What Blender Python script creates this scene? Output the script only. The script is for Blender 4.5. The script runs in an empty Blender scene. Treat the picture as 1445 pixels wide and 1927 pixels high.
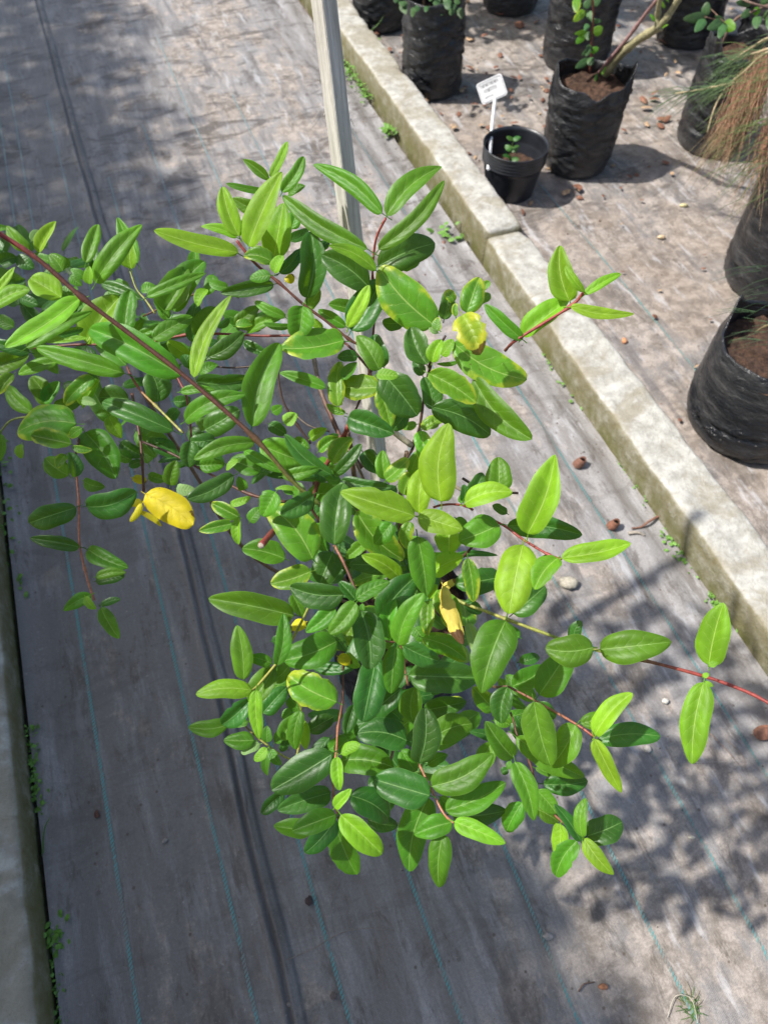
import bpy, math, random
import numpy as np
from mathutils import Vector, noise

# ---------------------------------------------------------------- camera, light, exposure
scn = bpy.context.scene
COL = scn.collection
PITCH = math.radians(56.0); CAM_H = 1.5; FPX = 1400.0; CX, CY = 722.5, 963.5
FW = np.array([0, math.cos(PITCH), -math.sin(PITCH)])
UP = np.array([0, math.sin(PITCH), math.cos(PITCH)])
RI = np.array([1.0, 0, 0])
CAM = np.array([0, 0, CAM_H])
cd = bpy.data.cameras.new('camera'); co = bpy.data.objects.new('camera', cd); COL.objects.link(co)
co.location = CAM; co.rotation_euler = (math.radians(90 - 56.0), 0, 0)
cd.sensor_fit = 'VERTICAL'; cd.sensor_height = 36; cd.lens = FPX / 1927 * 36
cd.clip_start = 0.02; cd.clip_end = 400
cd.dof.use_dof = True; cd.dof.focus_distance = 0.84; cd.dof.aperture_fstop = 7.5
scn.camera = co
SUN_EL = 54.0
w = bpy.data.worlds.new('World'); scn.world = w; w.use_nodes = True
nt = w.node_tree; bg = nt.nodes['Background']
sky = nt.nodes.new('ShaderNodeTexSky'); sky.sky_type = 'NISHITA'; sky.sun_disc = False
sky.sun_elevation = math.radians(SUN_EL); sky.sun_rotation = math.radians(-90); sky.dust_density = 2.6; sky.ozone_density = 0.6
nt.links.new(sky.outputs[0], bg.inputs[0]); bg.inputs[1].default_value = 0.13
sd = bpy.data.lights.new('sun', 'SUN'); so = bpy.data.objects.new('sun', sd); COL.objects.link(so)
sd.energy = 4.6; sd.angle = math.radians(1.2); sd.color = (1.0, 0.965, 0.91)
SUN = Vector((-math.cos(math.radians(SUN_EL)), 0.0, math.sin(math.radians(SUN_EL))))
so.rotation_euler = SUN.to_track_quat('Z', 'Y').to_euler()
SUNV = np.array(SUN)
scn.view_settings.view_transform = 'Standard'; scn.view_settings.look = 'None'
scn.view_settings.exposure = 0.68; scn.view_settings.gamma = 1
scn.render.engine = 'CYCLES'

def ray(x, y): return FW + RI * (x - CX) / FPX - UP * (y - CY) / FPX
def PT(x, y, d): return CAM + ray(x, y) * d                   # a place d metres ahead
def GR(x, y, z=0.0):                                          # where a line of sight meets height z
    r = ray(x, y); return CAM + r * ((z - CAM_H) / r[2])
KA = math.radians(20.4)                                       # direction in which kerbs and mats run
KU = np.array([-math.sin(KA), math.cos(KA)]); KV = np.array([math.cos(KA), math.sin(KA)])

# ---------------------------------------------------------------- helpers
rng = random.Random(11)
def tag(o, label=None, cat=None, group=None, kind=None):
    if label: o['label'] = label
    if cat: o['category'] = cat
    if group: o['group'] = group
    if kind: o['kind'] = kind
    return o
def empty(name, loc):
    o = bpy.data.objects.new(name, None); COL.objects.link(o); o.location = loc; o.empty_display_size = .05
    return o
class MB:
    def __init__(s): s.v = []; s.f = []; s.uv = []; s.col = []; s.mi = []
    def add(s, v, f, uv=None, col=None, mi=0):
        b = len(s.v); s.v += [tuple(map(float, p)) for p in v]
        s.f += [tuple(i + b for i in q) for q in f]; s.mi += [mi] * len(f)
        s.uv += list(uv) if uv is not None else [(0.5, 0.5)] * len(v)
        s.col += list(col) if col is not None else [(1, 1, 1)] * len(v)
    def build(s, name, mats, parent=None, smooth=True, loc=None, rz=0, flat=False):
        me = bpy.data.meshes.new(name); me.from_pydata(s.v, [], s.f)
        if not isinstance(mats, (list, tuple)): mats = [mats]
        for m in mats: me.materials.append(m)
        n = len(me.loops); li = np.zeros(n, dtype=np.int32); me.loops.foreach_get('vertex_index', li)
        ul = me.uv_layers.new(name='UVMap'); ul.data.foreach_set('uv', np.array(s.uv, dtype=np.float32)[li].ravel())
        ca = me.color_attributes.new('own_colour', 'FLOAT_COLOR', 'POINT')
        c = np.ones((len(s.v), 4), dtype=np.float32); c[:, :3] = np.array(s.col, dtype=np.float32); ca.data.foreach_set('color', c.ravel())
        me.polygons.foreach_set('use_smooth', [smooth] * len(me.polygons))
        me.polygons.foreach_set('material_index', s.mi)
        me.update()
        o = bpy.data.objects.new(name, me); COL.objects.link(o)
        if loc is not None: o.location = loc
        o.rotation_euler.z = rz
        if parent is not None:
            o.parent = parent
            if loc is None: o.matrix_parent_inverse = parent_inv(parent)
        return o
def parent_inv(p):
    from mathutils import Matrix, Euler
    M = Matrix.Translation(p.location) @ p.rotation_euler.to_matrix().to_4x4()
    return M.inverted()
def nz(x, y=0, z=0): return noise.noise(Vector((x, y, z)))
def tube(mb, pts, rad, col=(1, 1, 1), sides=6, caps=True, mi=0, nodes=None):
    pts = [np.array(p, float) for p in pts]; n = len(pts)
    if not isinstance(rad, (list, tuple, np.ndarray)): rad = [rad] * n
    cols = col if isinstance(col, list) else [col] * n
    T = []
    for i in range(n):
        t = pts[min(i + 1, n - 1)] - pts[max(i - 1, 0)]; T.append(t / (np.linalg.norm(t) + 1e-9))
    a = np.array([0, 0, 1.0]) if abs(T[0][2]) < .9 else np.array([1.0, 0, 0])
    V = []; F = []; C = []; U = []
    for i in range(n):
        a = a - T[i] * (a @ T[i]); a = a / (np.linalg.norm(a) + 1e-9); b = np.cross(T[i], a)
        for k in range(sides):
            th = 2 * math.pi * k / sides
            V.append(pts[i] + rad[i] * (a * math.cos(th) + b * math.sin(th))); C.append(cols[i]); U.append((k / sides, i / n))
    for i in range(n - 1):
        for k in range(sides):
            k2 = (k + 1) % sides; F.append((i * sides + k, i * sides + k2, (i + 1) * sides + k2, (i + 1) * sides + k))
    if caps: F.append(tuple(range(sides - 1, -1, -1))); F.append(tuple((n - 1) * sides + k for k in range(sides)))
    mb.add(V, F, U, C, mi)
def smooth_path(pts, sub=4):
    pts = [np.array(p, float) for p in pts]
    if len(pts) < 3: return [pts[0] + (pts[1] - pts[0]) * t / sub for t in range(sub + 1)]
    q = [2 * pts[0] - pts[1]] + pts + [2 * pts[-1] - pts[-2]]; out = []
    for i in range(1, len(q) - 2):
        for k in range(sub):
            t = k / sub
            out.append(.5 * ((2 * q[i]) + (q[i + 1] - q[i - 1]) * t + (2 * q[i - 1] - 5 * q[i] + 4 * q[i + 1] - q[i + 2]) * t * t + (3 * q[i] - q[i - 1] - 3 * q[i + 1] + q[i + 2]) * t ** 3))
    out.append(pts[-1]); return out

# ---------------------------------------------------------------- materials
def newmat(name):
    m = bpy.data.materials.new(name); m.use_nodes = True; t = m.node_tree; t.nodes.clear()
    out = t.nodes.new('ShaderNodeOutputMaterial'); p = t.nodes.new('ShaderNodeBsdfPrincipled'); t.links.new(p.outputs[0], out.inputs[0])
    return m, t, p, out
class N:
    def __init__(s, t): s.t = t
    def __call__(s, typ, **kw):
        n = s.t.nodes.new('ShaderNode' + typ)
        for k, v in kw.items():
            if k.startswith('i_'):
                key = k[2:]; key = int(key) if key.isdigit() else key.replace('_', ' ')
                if hasattr(v, 'is_output') or hasattr(v, 'links'): s.t.links.new(v, n.inputs[key])
                else: n.inputs[key].default_value = v
            else: setattr(n, k, v)
        return n
    def math(s, op, a, b=0.0, c=0.0, clamp=False):
        n = s.t.nodes.new('ShaderNodeMath'); n.operation = op; n.use_clamp = clamp
        for i, v in enumerate((a, b, c)):
            if hasattr(v, 'links'): s.t.links.new(v, n.inputs[i])
            else: n.inputs[i].default_value = v
        return n.outputs[0]
    def mix(s, f, a, b, mode='MIX'):
        n = s.t.nodes.new('ShaderNodeMix'); n.data_type = 'RGBA'; n.blend_type = mode
        for i, v in ((0, f), (6, a), (7, b)):
            if hasattr(v, 'links'): s.t.links.new(v, n.inputs[i])
            elif i == 0: n.inputs[0].default_value = v
            else: n.inputs[i].default_value = (*v, 1) if len(v) == 3 else v
        return n.outputs[2]
    def ramp(s, f, stops):
        n = s.t.nodes.new('ShaderNodeMapRange'); n.interpolation_type = 'SMOOTHSTEP'
        s.t.links.new(f, n.inputs[0]); n.inputs[1].default_value = stops[0]; n.inputs[2].default_value = stops[1]
        n.inputs[3].default_value = stops[2] if len(stops) > 2 else 0; n.inputs[4].default_value = stops[3] if len(stops) > 2 else 1
        return n.outputs[0]
    def noise(s, vec, scale, detail=4, rough=.6, dist=0):
        n = s.t.nodes.new('ShaderNodeTexNoise'); s.t.links.new(vec, n.inputs['Vector']); n.inputs['Scale'].default_value = scale
        n.inputs['Detail'].default_value = detail; n.inputs['Roughness'].default_value = rough; n.inputs['Distortion'].default_value = dist
        return n.outputs[0]
    def mapping(s, vec, scale=(1, 1, 1), loc=(0, 0, 0), rot=(0, 0, 0)):
        n = s.t.nodes.new('ShaderNodeMapping'); s.t.links.new(vec, n.inputs[0]); n.inputs['Scale'].default_value = scale
        n.inputs['Location'].default_value = loc; n.inputs['Rotation'].default_value = rot; return n.outputs[0]
    def bump(s, h, strength, dist, nrm=None):
        n = s.t.nodes.new('ShaderNodeBump'); s.t.links.new(h, n.inputs['Height']); n.inputs['Strength'].default_value = strength
        n.inputs['Distance'].default_value = dist
        if nrm is not None: s.t.links.new(nrm, n.inputs['Normal'])
        return n.outputs[0]

def leaf_mat(name, top, vein, under, trans, rough=.42, chlor=0.0, chlor_col=(.42, .42, .03), spot=0.0, tw=.3, brown=0.0, sheen=0.0):
    m, t, p, out = newmat(name); n = N(t)
    uv = n('UVMap').outputs[0]; sep = n('SeparateXYZ'); t.links.new(uv, sep.inputs[0]); u, v = sep.outputs[0], sep.outputs[1]
    oi = n('ObjectInfo'); rnd = oi.outputs['Random']
    q = n.math('ABSOLUTE', n.math('MULTIPLY_ADD', v, 2.0, -1.0))            # 0 at the midrib, 1 at the margin
    mid = n.ramp(q, (0.015, 0.05, 1, 0))
    side = n.math('SUBTRACT', n.math('MULTIPLY', u, 6.2), n.math('MULTIPLY', n.math('POWER', q, .8), 1.35))
    side = n.math('ADD', side, n.math('MULTIPLY', rnd, 3.0))
    nn = n.noise(uv, 9.0, 2)
    side = n.math('ADD', side, n.math('MULTIPLY', nn, .5))
    fr = n.math('FRACT', side); tri = n.math('ABSOLUTE', n.math('SUBTRACT', fr, .5))    # 0 on a side vein
    lat = n.math('MULTIPLY', n.ramp(tri, (0.008, 0.04, 1, 0)), n.ramp(q, (.55, .95, 1, 0)))
    geo = n('NewGeometry')
    tc = n('TexCoord').outputs['Object']
    blot = n.noise(tc, 38.0, 3)
    c = n.mix(n.ramp(blot, (.35, .7)), tuple(a * .80 for a in top), tuple(min(1, a * 1.2) for a in top))
    hs = n('HueSaturation'); t.links.new(c, hs.inputs['Color'])
    t.links.new(n.math('MULTIPLY_ADD', rnd, .035, .482), hs.inputs['Hue'])
    t.links.new(n.math('MULTIPLY_ADD', n.math('FRACT', n.math('MULTIPLY', rnd, 7.3)), .5, .78), hs.inputs['Value']); c = hs.outputs[0]
    if chlor > 0:
        f = n.math('ADD', n.math('MULTIPLY', n.ramp(q, (.2, 1.0)), .32), n.math('MULTIPLY_ADD', n.noise(tc, 55.0, 5), 1.2, .05))
        f = n.math('ADD', f, n.math('MULTIPLY', n.ramp(u, (.6, 1.0)), .3))
        c = n.mix(n.math('MULTIPLY', n.ramp(f, (1.02 - chlor * .5, 1.35 - chlor * .5)), 0.85), c, chlor_col)
    c = n.mix(n.math('MULTIPLY', lat, .22), c, vein)
    c = n.mix(n.math('MULTIPLY', mid, .52), c, vein)
    c = n.mix(n.math('MULTIPLY', n.ramp(q, (.94, 1.0)), .22), c, vein)
    if brown > 0:
        b = n.math('ADD', n.math('MULTIPLY', n.ramp(u, (.6, .95)), .5), n.noise(tc, 60.0, 3))
        c = n.mix(n.ramp(b, (1.0 - brown, 1.06 - brown)), c, (.075, .03, .012))
    if spot > 0:
        vor = n('TexVoronoi'); t.links.new(tc, vor.inputs['Vector']); vor.inputs['Scale'].default_value = 130
        sp = n.math('MULTIPLY', n.ramp(vor.outputs[0], (.10, .17, 1, 0)), n.ramp(n.noise(tc, 30, 2), (.58, .66)))
        c = n.mix(n.math('MULTIPLY', sp, spot), c, (.05, .03, .01))
    c2 = n.mix(geo.outputs['Backfacing'], c, n.mix(n.math('MULTIPLY', n.math('MAXIMUM', mid, lat), .5), under, vein))
    t.links.new(c2, p.inputs['Base Color'])
    p.inputs['Roughness'].default_value = rough; p.inputs['Specular IOR Level'].default_value = .32
    if sheen: p.inputs['Coat Weight'].default_value = sheen; p.inputs['Coat Roughness'].default_value = .36
    quilt = n.math('MULTIPLY', n.math('SINE', n.math('MULTIPLY', tri, math.pi)), n.ramp(q, (.1, 1.0, 1, .2)))
    vor2 = n('TexVoronoi'); t.links.new(tc, vor2.inputs['Vector']); vor2.inputs['Scale'].default_value = 520
    h = n.math('ADD', quilt, n.math('ADD', n.math('MULTIPLY', mid, -1.0), n.math('MULTIPLY', lat, -.35))); h = n.math('ADD', h, n.math('MULTIPLY', vor2.outputs[0], .32))
    h = n.math('ADD', h, n.math('MULTIPLY', n.noise(tc, 120.0, 2), .5))
    bm = n.bump(h, .36, .0007); t.links.new(bm, p.inputs['Normal'])
    tl = n('BsdfTranslucent'); t.links.new(bm, tl.inputs['Normal'])
    tcx = n.mix(n.math('MULTIPLY', n.math('MAXIMUM', mid, n.math('MULTIPLY', lat, .6)), .5), trans, tuple(min(1, a * 1.5) for a in trans)); t.links.new(tcx, tl.inputs[0])
    ms = n('MixShader'); ms.inputs[0].default_value = tw; t.links.new(p.outputs[0], ms.inputs[1]); t.links.new(tl.outputs[0], ms.inputs[2]); t.links.new(ms.outputs[0], out.inputs[0])
    return m
M = {}
M['y'] = leaf_mat('leaf_young_lime', (.150, .315, .014), (.38, .52, .13), (.20, .30, .10), (.45, .78, .02), rough=.52, tw=.32)
M['g'] = leaf_mat('leaf_mid_green', (.060, .180, .010), (.27, .42, .12), (.13, .23, .08), (.32, .60, .02), rough=.47, tw=.31, spot=.3)
M['d'] = leaf_mat('leaf_dark_green', (.027, .098, .012), (.20, .35, .11), (.09, .17, .07), (.24, .52, .012), rough=.41, tw=.24, sheen=.10, spot=.3)
M['k'] = leaf_mat('leaf_yellowing', (.078, .205, .014), (.36, .48, .14), (.17, .24, .07), (.36, .62, .015), rough=.40, tw=.30, chlor=.33, chlor_col=(.38, .44, .03), spot=.8)
M['b'] = leaf_mat('leaf_yellowing_brown_tip', (.16, .27, .02), (.33, .40, .08), (.17, .24, .07), (.4, .55, .02), rough=.40, tw=.28, chlor=.8, brown=.13, spot=.8)
M['Y'] = leaf_mat('leaf_yellow', (.52, .44, .010), (.36, .29, .02), (.50, .44, .05), (.8, .7, .01), rough=.55, tw=.25, spot=.8, brown=.07)
M['B'] = leaf_mat('leaf_dry', (.50, .38, .07), (.55, .42, .12), (.42, .33, .1), (.6, .45, .04), rough=.6, tw=.2, brown=.22)
M['n'] = leaf_mat('leaf_dull_dark', (.045, .10, .032), (.14, .22, .09), (.07, .12, .05), (.10, .22, .03), rough=.5, tw=.15)
M['p'] = leaf_mat('leaf_pale_underside', (.22, .36, .12), (.36, .46, .2), (.25, .36, .16), (.4, .62, .08), rough=.55, tw=.3)

def plain(name, col, rough=.6, var=.25, scale=40, bump=0.0, bd=.002, spec=.4, own=False, dust=0.0, dust_col=(.3, .27, .23)):
    m, t, p, out = newmat(name); n = N(t); tc = n('TexCoord').outputs['Object']
    f = n.noise(tc, scale, 5)
    base = col
    if own: base = n('VertexColor', layer_name='own_colour').outputs[0]
    if own: c = n.mix(1.0, base, n.mix(n.ramp(f, (.3, .7)), (1 - var,) * 3, (1.0,) * 3), 'MULTIPLY')
    else: c = n.mix(n.ramp(f, (.3, .7)), tuple(a * (1 - var) for a in col), tuple(min(1, a * (1 + var)) for a in col))
    if dust:
        d = n.noise(tc, scale * .35, 6, .7)
        c = n.mix(n.math('MULTIPLY', n.ramp(d, (.45, .75)), dust), c, dust_col)
    t.links.new(c, p.inputs['Base Color']); p.inputs['Roughness'].default_value = rough; p.inputs['Specular IOR Level'].default_value = spec
    if bump: t.links.new(n.bump(n.noise(tc, scale * 2.5, 6, .7), bump, bd), p.inputs['Normal'])
    return m
M['stem'] = plain('stem_bark', (.2, .1, .05), .5, .45, 260, .5, .0006, own=True)
M['plastic'] = None
def plastic_mat(name, dusty=.45):
    m, t, p, out = newmat(name); n = N(t); tc = n('TexCoord').outputs['Object']
    d = n.noise(n.mapping(tc, (1, 1, 3.5)), 9, 6, .72); fine = n.noise(tc, 160, 4)
    sep = n('SeparateXYZ'); t.links.new(tc, sep.inputs[0])
    lowd = n.ramp(sep.outputs[2], (0.0, .07, .75, 0))
    f = n.math('MULTIPLY', n.math('ADD', n.ramp(d, (.42, .8)), lowd), dusty, clamp=True)
    c = n.mix(f, (.008, .009, .0115), (.13, .125, .12))
    vor = n('TexVoronoi'); t.links.new(tc, vor.inputs['Vector']); vor.inputs['Scale'].default_value = 60
    c = n.mix(n.math('MULTIPLY', n.ramp(vor.outputs[0], (.06, .14, 1, 0)), n.ramp(fine, (.5, .7))), c, (.25, .23, .2))
    t.links.new(c, p.inputs['Base Color'])
    t.links.new(n.math('MULTIPLY_ADD', f, .35, .3), p.inputs['Roughness']); p.inputs['Specular IOR Level'].default_value = .5
    wr = n.noise(n.mapping(tc, (1, 1, 2.4)), 15, 4, .6, 1.6); cr = n.noise(tc, 34, 3, .6, 2.5)
    h = n.math('ADD', wr, n.math('MULTIPLY', cr, .3))
    t.links.new(n.bump(h, .8, .008), p.inputs['Normal']); return m
M['plastic'] = plastic_mat('black_bag_plastic'); M['pot'] = plain('black_pot_plastic', (.014, .016, .021), .38, .3, 30, .15, .001, spec=.5, dust=.3, dust_col=(.07, .07, .075))
M['soil'] = plain('potting_soil', (.075, .04, .024), .95, .6, 60, 1, .012)
def wood_mat():
    m, t, p, out = newmat('weathered_timber'); n = N(t); tc = n('TexCoord').outputs['Object']
    g = n.noise(n.mapping(tc, (60, 60, 3.0)), 3.5, 6, .7, .3); g2 = n.noise(tc, 6, 4); g3 = n.noise(n.mapping(tc, (9, 9, 2)), 30, 4, .7)
    c = n.mix(n.ramp(g, (.32, .68)), (.34, .325, .285), (.58, .56, .51)); c = n.mix(n.math('MULTIPLY', n.ramp(g2, (.4, .75)), .35), c, (.26, .24, .2))
    c = n.mix(n.math('MULTIPLY', n.ramp(g3, (.62, .75)), .6), c, (.16, .13, .1))
    t.links.new(c, p.inputs['Base Color']); p.inputs['Roughness'].default_value = .85; p.inputs['Specular IOR Level'].default_value = .2
    t.links.new(n.bump(n.math('ADD', g, g3), .7, .002), p.inputs['Normal']); return m
M['wood'] = wood_mat()
def kerb_mat():
    m, t, p, out = newmat('old_concrete'); n = N(t); tc = n('TexCoord').outputs['Object']
    big = n.noise(tc, 7, 5, .65, .5); mid = n.noise(tc, 32, 6, .7); fine = n.noise(tc, 170, 4, .7)
    c = n.mix(n.ramp(mid, (.3, .72)), (.28, .27, .24), (.47, .46, .42))
    c = n.mix(n.math('MULTIPLY', n.ramp(big, (.44, .60)), .65), c, (.215, .185, .125))
    c = n.mix(n.math('MULTIPLY', n.ramp(n.noise(tc, 15, 5, .75, 1.2), (.55, .72)), .5), c, (.17, .14, .095))
    c = n.mix(n.math('MULTIPLY', n.ramp(fine, (.62, .72)), .5), c, (.12, .10, .08))
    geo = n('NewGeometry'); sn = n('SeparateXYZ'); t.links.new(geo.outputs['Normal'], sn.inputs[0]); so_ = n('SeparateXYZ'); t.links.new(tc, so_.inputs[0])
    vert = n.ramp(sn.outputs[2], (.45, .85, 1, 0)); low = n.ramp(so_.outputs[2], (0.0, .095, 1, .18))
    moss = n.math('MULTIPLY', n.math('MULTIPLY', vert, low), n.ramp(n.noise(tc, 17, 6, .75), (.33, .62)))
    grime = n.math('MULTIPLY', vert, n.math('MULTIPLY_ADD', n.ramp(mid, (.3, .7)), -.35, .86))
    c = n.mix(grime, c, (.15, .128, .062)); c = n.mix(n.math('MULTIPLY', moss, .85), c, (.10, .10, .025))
    t.links.new(c, p.inputs['Base Color']); p.inputs['Roughness'].default_value = .92; p.inputs['Specular IOR Level'].default_value = .2
    h = n.math('ADD', n.math('MULTIPLY', mid, 1.0), n.math('MULTIPLY', fine, .35)); t.links.new(n.bump(h, .8, .007), p.inputs['Normal']); return m
M['kerb'] = kerb_mat()
def mat_mat(name, dirt_amt, second=False):
    m, t, p, out = newmat(name); n = N(t); tc = n('TexCoord').outputs['Object']
    sep = n('SeparateXYZ'); t.links.new(tc, sep.inputs[0]); X, Yc = sep.outputs[0], sep.outputs[1]
    long_ = n.noise(n.mapping(tc, (1, .13, 1)), 22, 6, .68, .25); long2 = n.noise(n.mapping(tc, (1, .3, 1)), 7, 5, .62, .4)
    blot = n.noise(tc, 4.1, 7, .72, .8); spk = n.noise(tc, 120, 5, .75); mid = n.noise(tc, 26, 6, .75, .3)
    edge = n.math('ADD', n.math('ADD', n.ramp(X, (-.5, -.36, .30, 0)), n.ramp(X, (-.1, .45, .035, -.035))), n.ramp(X, (.70, .92, 0, .12))) if not second else n.math('MULTIPLY', X, 0.0)
    s = n.math('ADD', n.math('MULTIPLY', long_, .34), n.math('MULTIPLY', long2, .28)); s = n.math('ADD', s, n.math('MULTIPLY', blot, .34)); s = n.math('ADD', s, n.math('MULTIPLY', mid, .2))
    s = n.math('SUBTRACT', s, edge)
    wear = n.ramp(s, (.615 - dirt_amt, .705 - dirt_amt))
    fab = n.mix(n.ramp(n.math('ADD', long_, n.ramp(X, (-.4, .6, -.10, .06)) if not second else 0.0), (.38, .64)), (.165, .150, .140), (.27, .26, .255))
    dirt = n.mix(n.ramp(mid, (.38, .62)), (.19, .158, .128), (.37, .32, .28))
    if not second: dirt = n.mix(n.ramp(X, (-.25, .35, .62, 0)), dirt, n.mix(n.ramp(mid, (.38, .62)), (.12, .097, .078), (.32, .275, .23)))
    c = n.mix(n.math('MULTIPLY', wear, .92), fab, dirt)
    mud = n.ramp(n.math('ADD', n.math('MULTIPLY', long2, .5), n.math('MULTIPLY', n.noise(n.mapping(tc, (1, .4, 1), (4, 2, 0)), 11, 6, .7), .5)), (.53, .66))
    c = n.mix(n.math('MULTIPLY', mud, .72), c, (.075, .060, .048))
    crossn = n.noise(n.mapping(tc, (.45, 1.3, 1), (2, 7, 0)), 9, 7, .75, .8); c = n.mix(n.math('MULTIPLY', n.ramp(crossn, (.52, .60)), n.math('MULTIPLY_ADD', n.ramp(Yc, (1.0, 2.2)), .50, .25)), c, (.065, .054, .046))
    st = n.noise(n.mapping(tc, (1, .24, 1), (3, 3, 0)), 26, 7, .78, .5); st2 = n.noise(n.mapping(tc, (1, .5, 1), (8, 3, 0)), 14, 6, .75, .5); c = n.mix(n.math('MULTIPLY', n.ramp(n.math('ADD', n.math('MULTIPLY', st, .6), n.math('MULTIPLY', st2, .5)), (.575, .66)), .62), c, (.070, .056, .044))
    gran = n.noise(tc, 210, 4, .8); c = n.mix(n.math('MULTIPLY', n.ramp(gran, (.35, .65, 1, 0)), .30), c, (.07, .06, .055))
    if second:
        br = n.ramp(n.noise(n.mapping(tc, (1, .75, 1), (1.3, 0, 0)), 3.1, 6, .68, .6), (.47, .62)); c = n.mix(n.math('MULTIPLY', br, .75), c, n.mix(n.ramp(mid, (.3, .7)), (.14, .108, .085), (.32, .27, .225)))
    pale = n.ramp(n.noise(n.mapping(tc, (1, .22, 1), (9, 1, 0)), 24, 6, .7), (.55, .66)); c = n.mix(n.math('MULTIPLY', pale, n.math('MULTIPLY_ADD', n.ramp(X, (-.2, .7)), .28, .12)), c, (.47, .475, .49))
    c = n.mix(n.math('MULTIPLY', n.ramp(spk, (.60, .72)), .55), c, (.09, .075, .06)); c = n.mix(n.math('MULTIPLY', n.ramp(spk, (.40, .30)), .35), c, (.46, .42, .38))
    vs = n('TexVoronoi'); t.links.new(tc, vs.inputs['Vector']); vs.inputs['Scale'].default_value = 26
    c = n.mix(n.math('MULTIPLY', n.ramp(vs.outputs[0], (.05, .10, 1, 0)), .75), c, (.07, .05, .035))
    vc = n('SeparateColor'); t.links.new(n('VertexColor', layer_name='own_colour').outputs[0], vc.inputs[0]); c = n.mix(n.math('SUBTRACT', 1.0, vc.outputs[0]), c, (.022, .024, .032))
    t.links.new(c, p.inputs['Base Color']); p.inputs['Specular IOR Level'].default_value = .4
    t.links.new(n.math('MULTIPLY_ADD', wear, .38, .46), p.inputs['Roughness'])
    wx = n('TexWave', wave_type='BANDS', bands_direction='X'); t.links.new(tc, wx.inputs['Vector']); wx.inputs['Scale'].default_value = 110; wx.inputs['Distortion'].default_value = .4
    wy = n('TexWave', wave_type='BANDS', bands_direction='Y'); t.links.new(tc, wy.inputs['Vector']); wy.inputs['Scale'].default_value = 130; wy.inputs['Distortion'].default_value = .4
    weave = n.math('MULTIPLY', wx.outputs['Fac'], wy.outputs['Fac'])
    h = n.math('ADD', n.math('MULTIPLY', weave, n.math('MULTIPLY_ADD', wear, -.12, .2)), n.math('MULTIPLY', n.noise(tc, 75, 6, .75), .5)); h = n.math('ADD', h, n.math('MULTIPLY', long_, 1.1))
    t.links.new(n.bump(h, .55, .0035), p.inputs['Normal']); return m
M['mat'] = mat_mat('woven_ground_cover', .045); M['mat2'] = mat_mat('woven_ground_cover_soiled', .09, True)
M['earth'] = plain('bare_earth', (.15, .095, .065), .95, .5, 30, 1, .01)
def thread_mat():
    m, t, p, out = newmat('teal_thread'); n = N(t); tc = n('TexCoord').outputs['Object']
    f = n.ramp(n.noise(tc, 5.5, 5, .75), (.50, .66)); f2 = n.ramp(n.noise(tc, 90, 4, .7), (.42, .62))
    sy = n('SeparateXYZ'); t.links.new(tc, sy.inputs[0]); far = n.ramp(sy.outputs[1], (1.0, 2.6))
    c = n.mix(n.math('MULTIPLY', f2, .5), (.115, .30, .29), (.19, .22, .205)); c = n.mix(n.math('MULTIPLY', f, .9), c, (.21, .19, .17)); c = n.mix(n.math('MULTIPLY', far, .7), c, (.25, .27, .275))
    t.links.new(c, p.inputs['Base Color']); p.inputs['Roughness'].default_value = .7; return m
M['thread'] = thread_mat()
M['weed'] = plain('weed_green', (.10, .22, .03), .6, .4, 90); M['grass'] = plain('grass_blade_green', (.10, .20, .045), .55, .3, 60)
M['own'] = plain('matter_of_its_own_colour', (.3, .2, .1), .8, .4, 140, .5, .001, own=True)
M['white'] = plain('white_plastic', (.80, .80, .80), .4, .04, 20); M['ink'] = plain('grey_ink', (.16, .16, .17), .7, .1, 20)
M['needle'] = plain('needle_foliage', (.1, .2, .05), .6, .35, 50, own=True)
M['bark'] = plain('pale_bark', (.3, .27, .17), .8, .4, 90, .8, .002, own=True)

# ---------------------------------------------------------------- ground, mats and kerbs (local x across the strips, local y along them)
def cross_uv(x, y): p = np.array([x, y]); return p @ KV, p @ KU      # world -> (across, along)
def grid(mb, xs, ys, zf, col=None):
    V = [(x, y, zf(x, y)) for y in ys for x in xs]; nx = len(xs)
    C = [(col(x, y),) * 3 for y in ys for x in xs] if col else None
    F = [(j * nx + i, j * nx + i + 1, (j + 1) * nx + i + 1, (j + 1) * nx + i) for j in range(len(ys) - 1) for i in range(nx - 1)]
    mb.add(V, F, None, C)
g = MB(); grid(g, [-60, -8, 0, 8, 60], [-60, -8, 0, 8, 60], lambda x, y: -.03)
tag(g.build('ground', M['earth'], rz=KA), kind='structure')
def seam_x(y): return -.115 + .03 * (nz(y * .55, 3.1) ) + .018 * math.sin(y * 1.1 - .6) + .006 * nz(y * 4, 1)
def mat_z(x, y):
    z = .0016 * nz(x * 9, y * 1.1, 1) + .0022 * nz(x * 3.5, y * .8, 5) + .0009 * nz(x * 30, y * 6, 2)
    e = max(0, (-.44 - x) / .06); z += .016 * min(1, e) ** 2                      # curls up against the left kerb
    r = max(0, (x - .80)); z += .0045 * math.sin((x - .80) * 78 + 1.5 * nz(y * .9, 7)) * min(1, r / .04) * (.5 + .5 * nz(y * .6, 9) + .3) if r > 0 else 0
    s = x - seam_x(y); w_ = .006
    z += .0065 * (1 / (1 + math.exp(-(-s) / .0022))) * math.exp(-max(0, -s - .02) / .05)      # the left sheet laps over the right
    z += .004 * math.exp(-((s + .030) / w_) ** 2) + .003 * math.exp(-((s + .012) / .004) ** 2) * (1 + nz(y * 2, 4))
    z -= .003 * math.exp(-((s + .021) / .004) ** 2)
    return z
def frange(a, b, st): return [a + (b - a) * i / int(round((b - a) / st)) for i in range(int(round((b - a) / st)) + 1)]
xs = sorted(set(frange(-.503, .965, .0125) + frange(-.20, -.04, .0025)))
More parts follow.
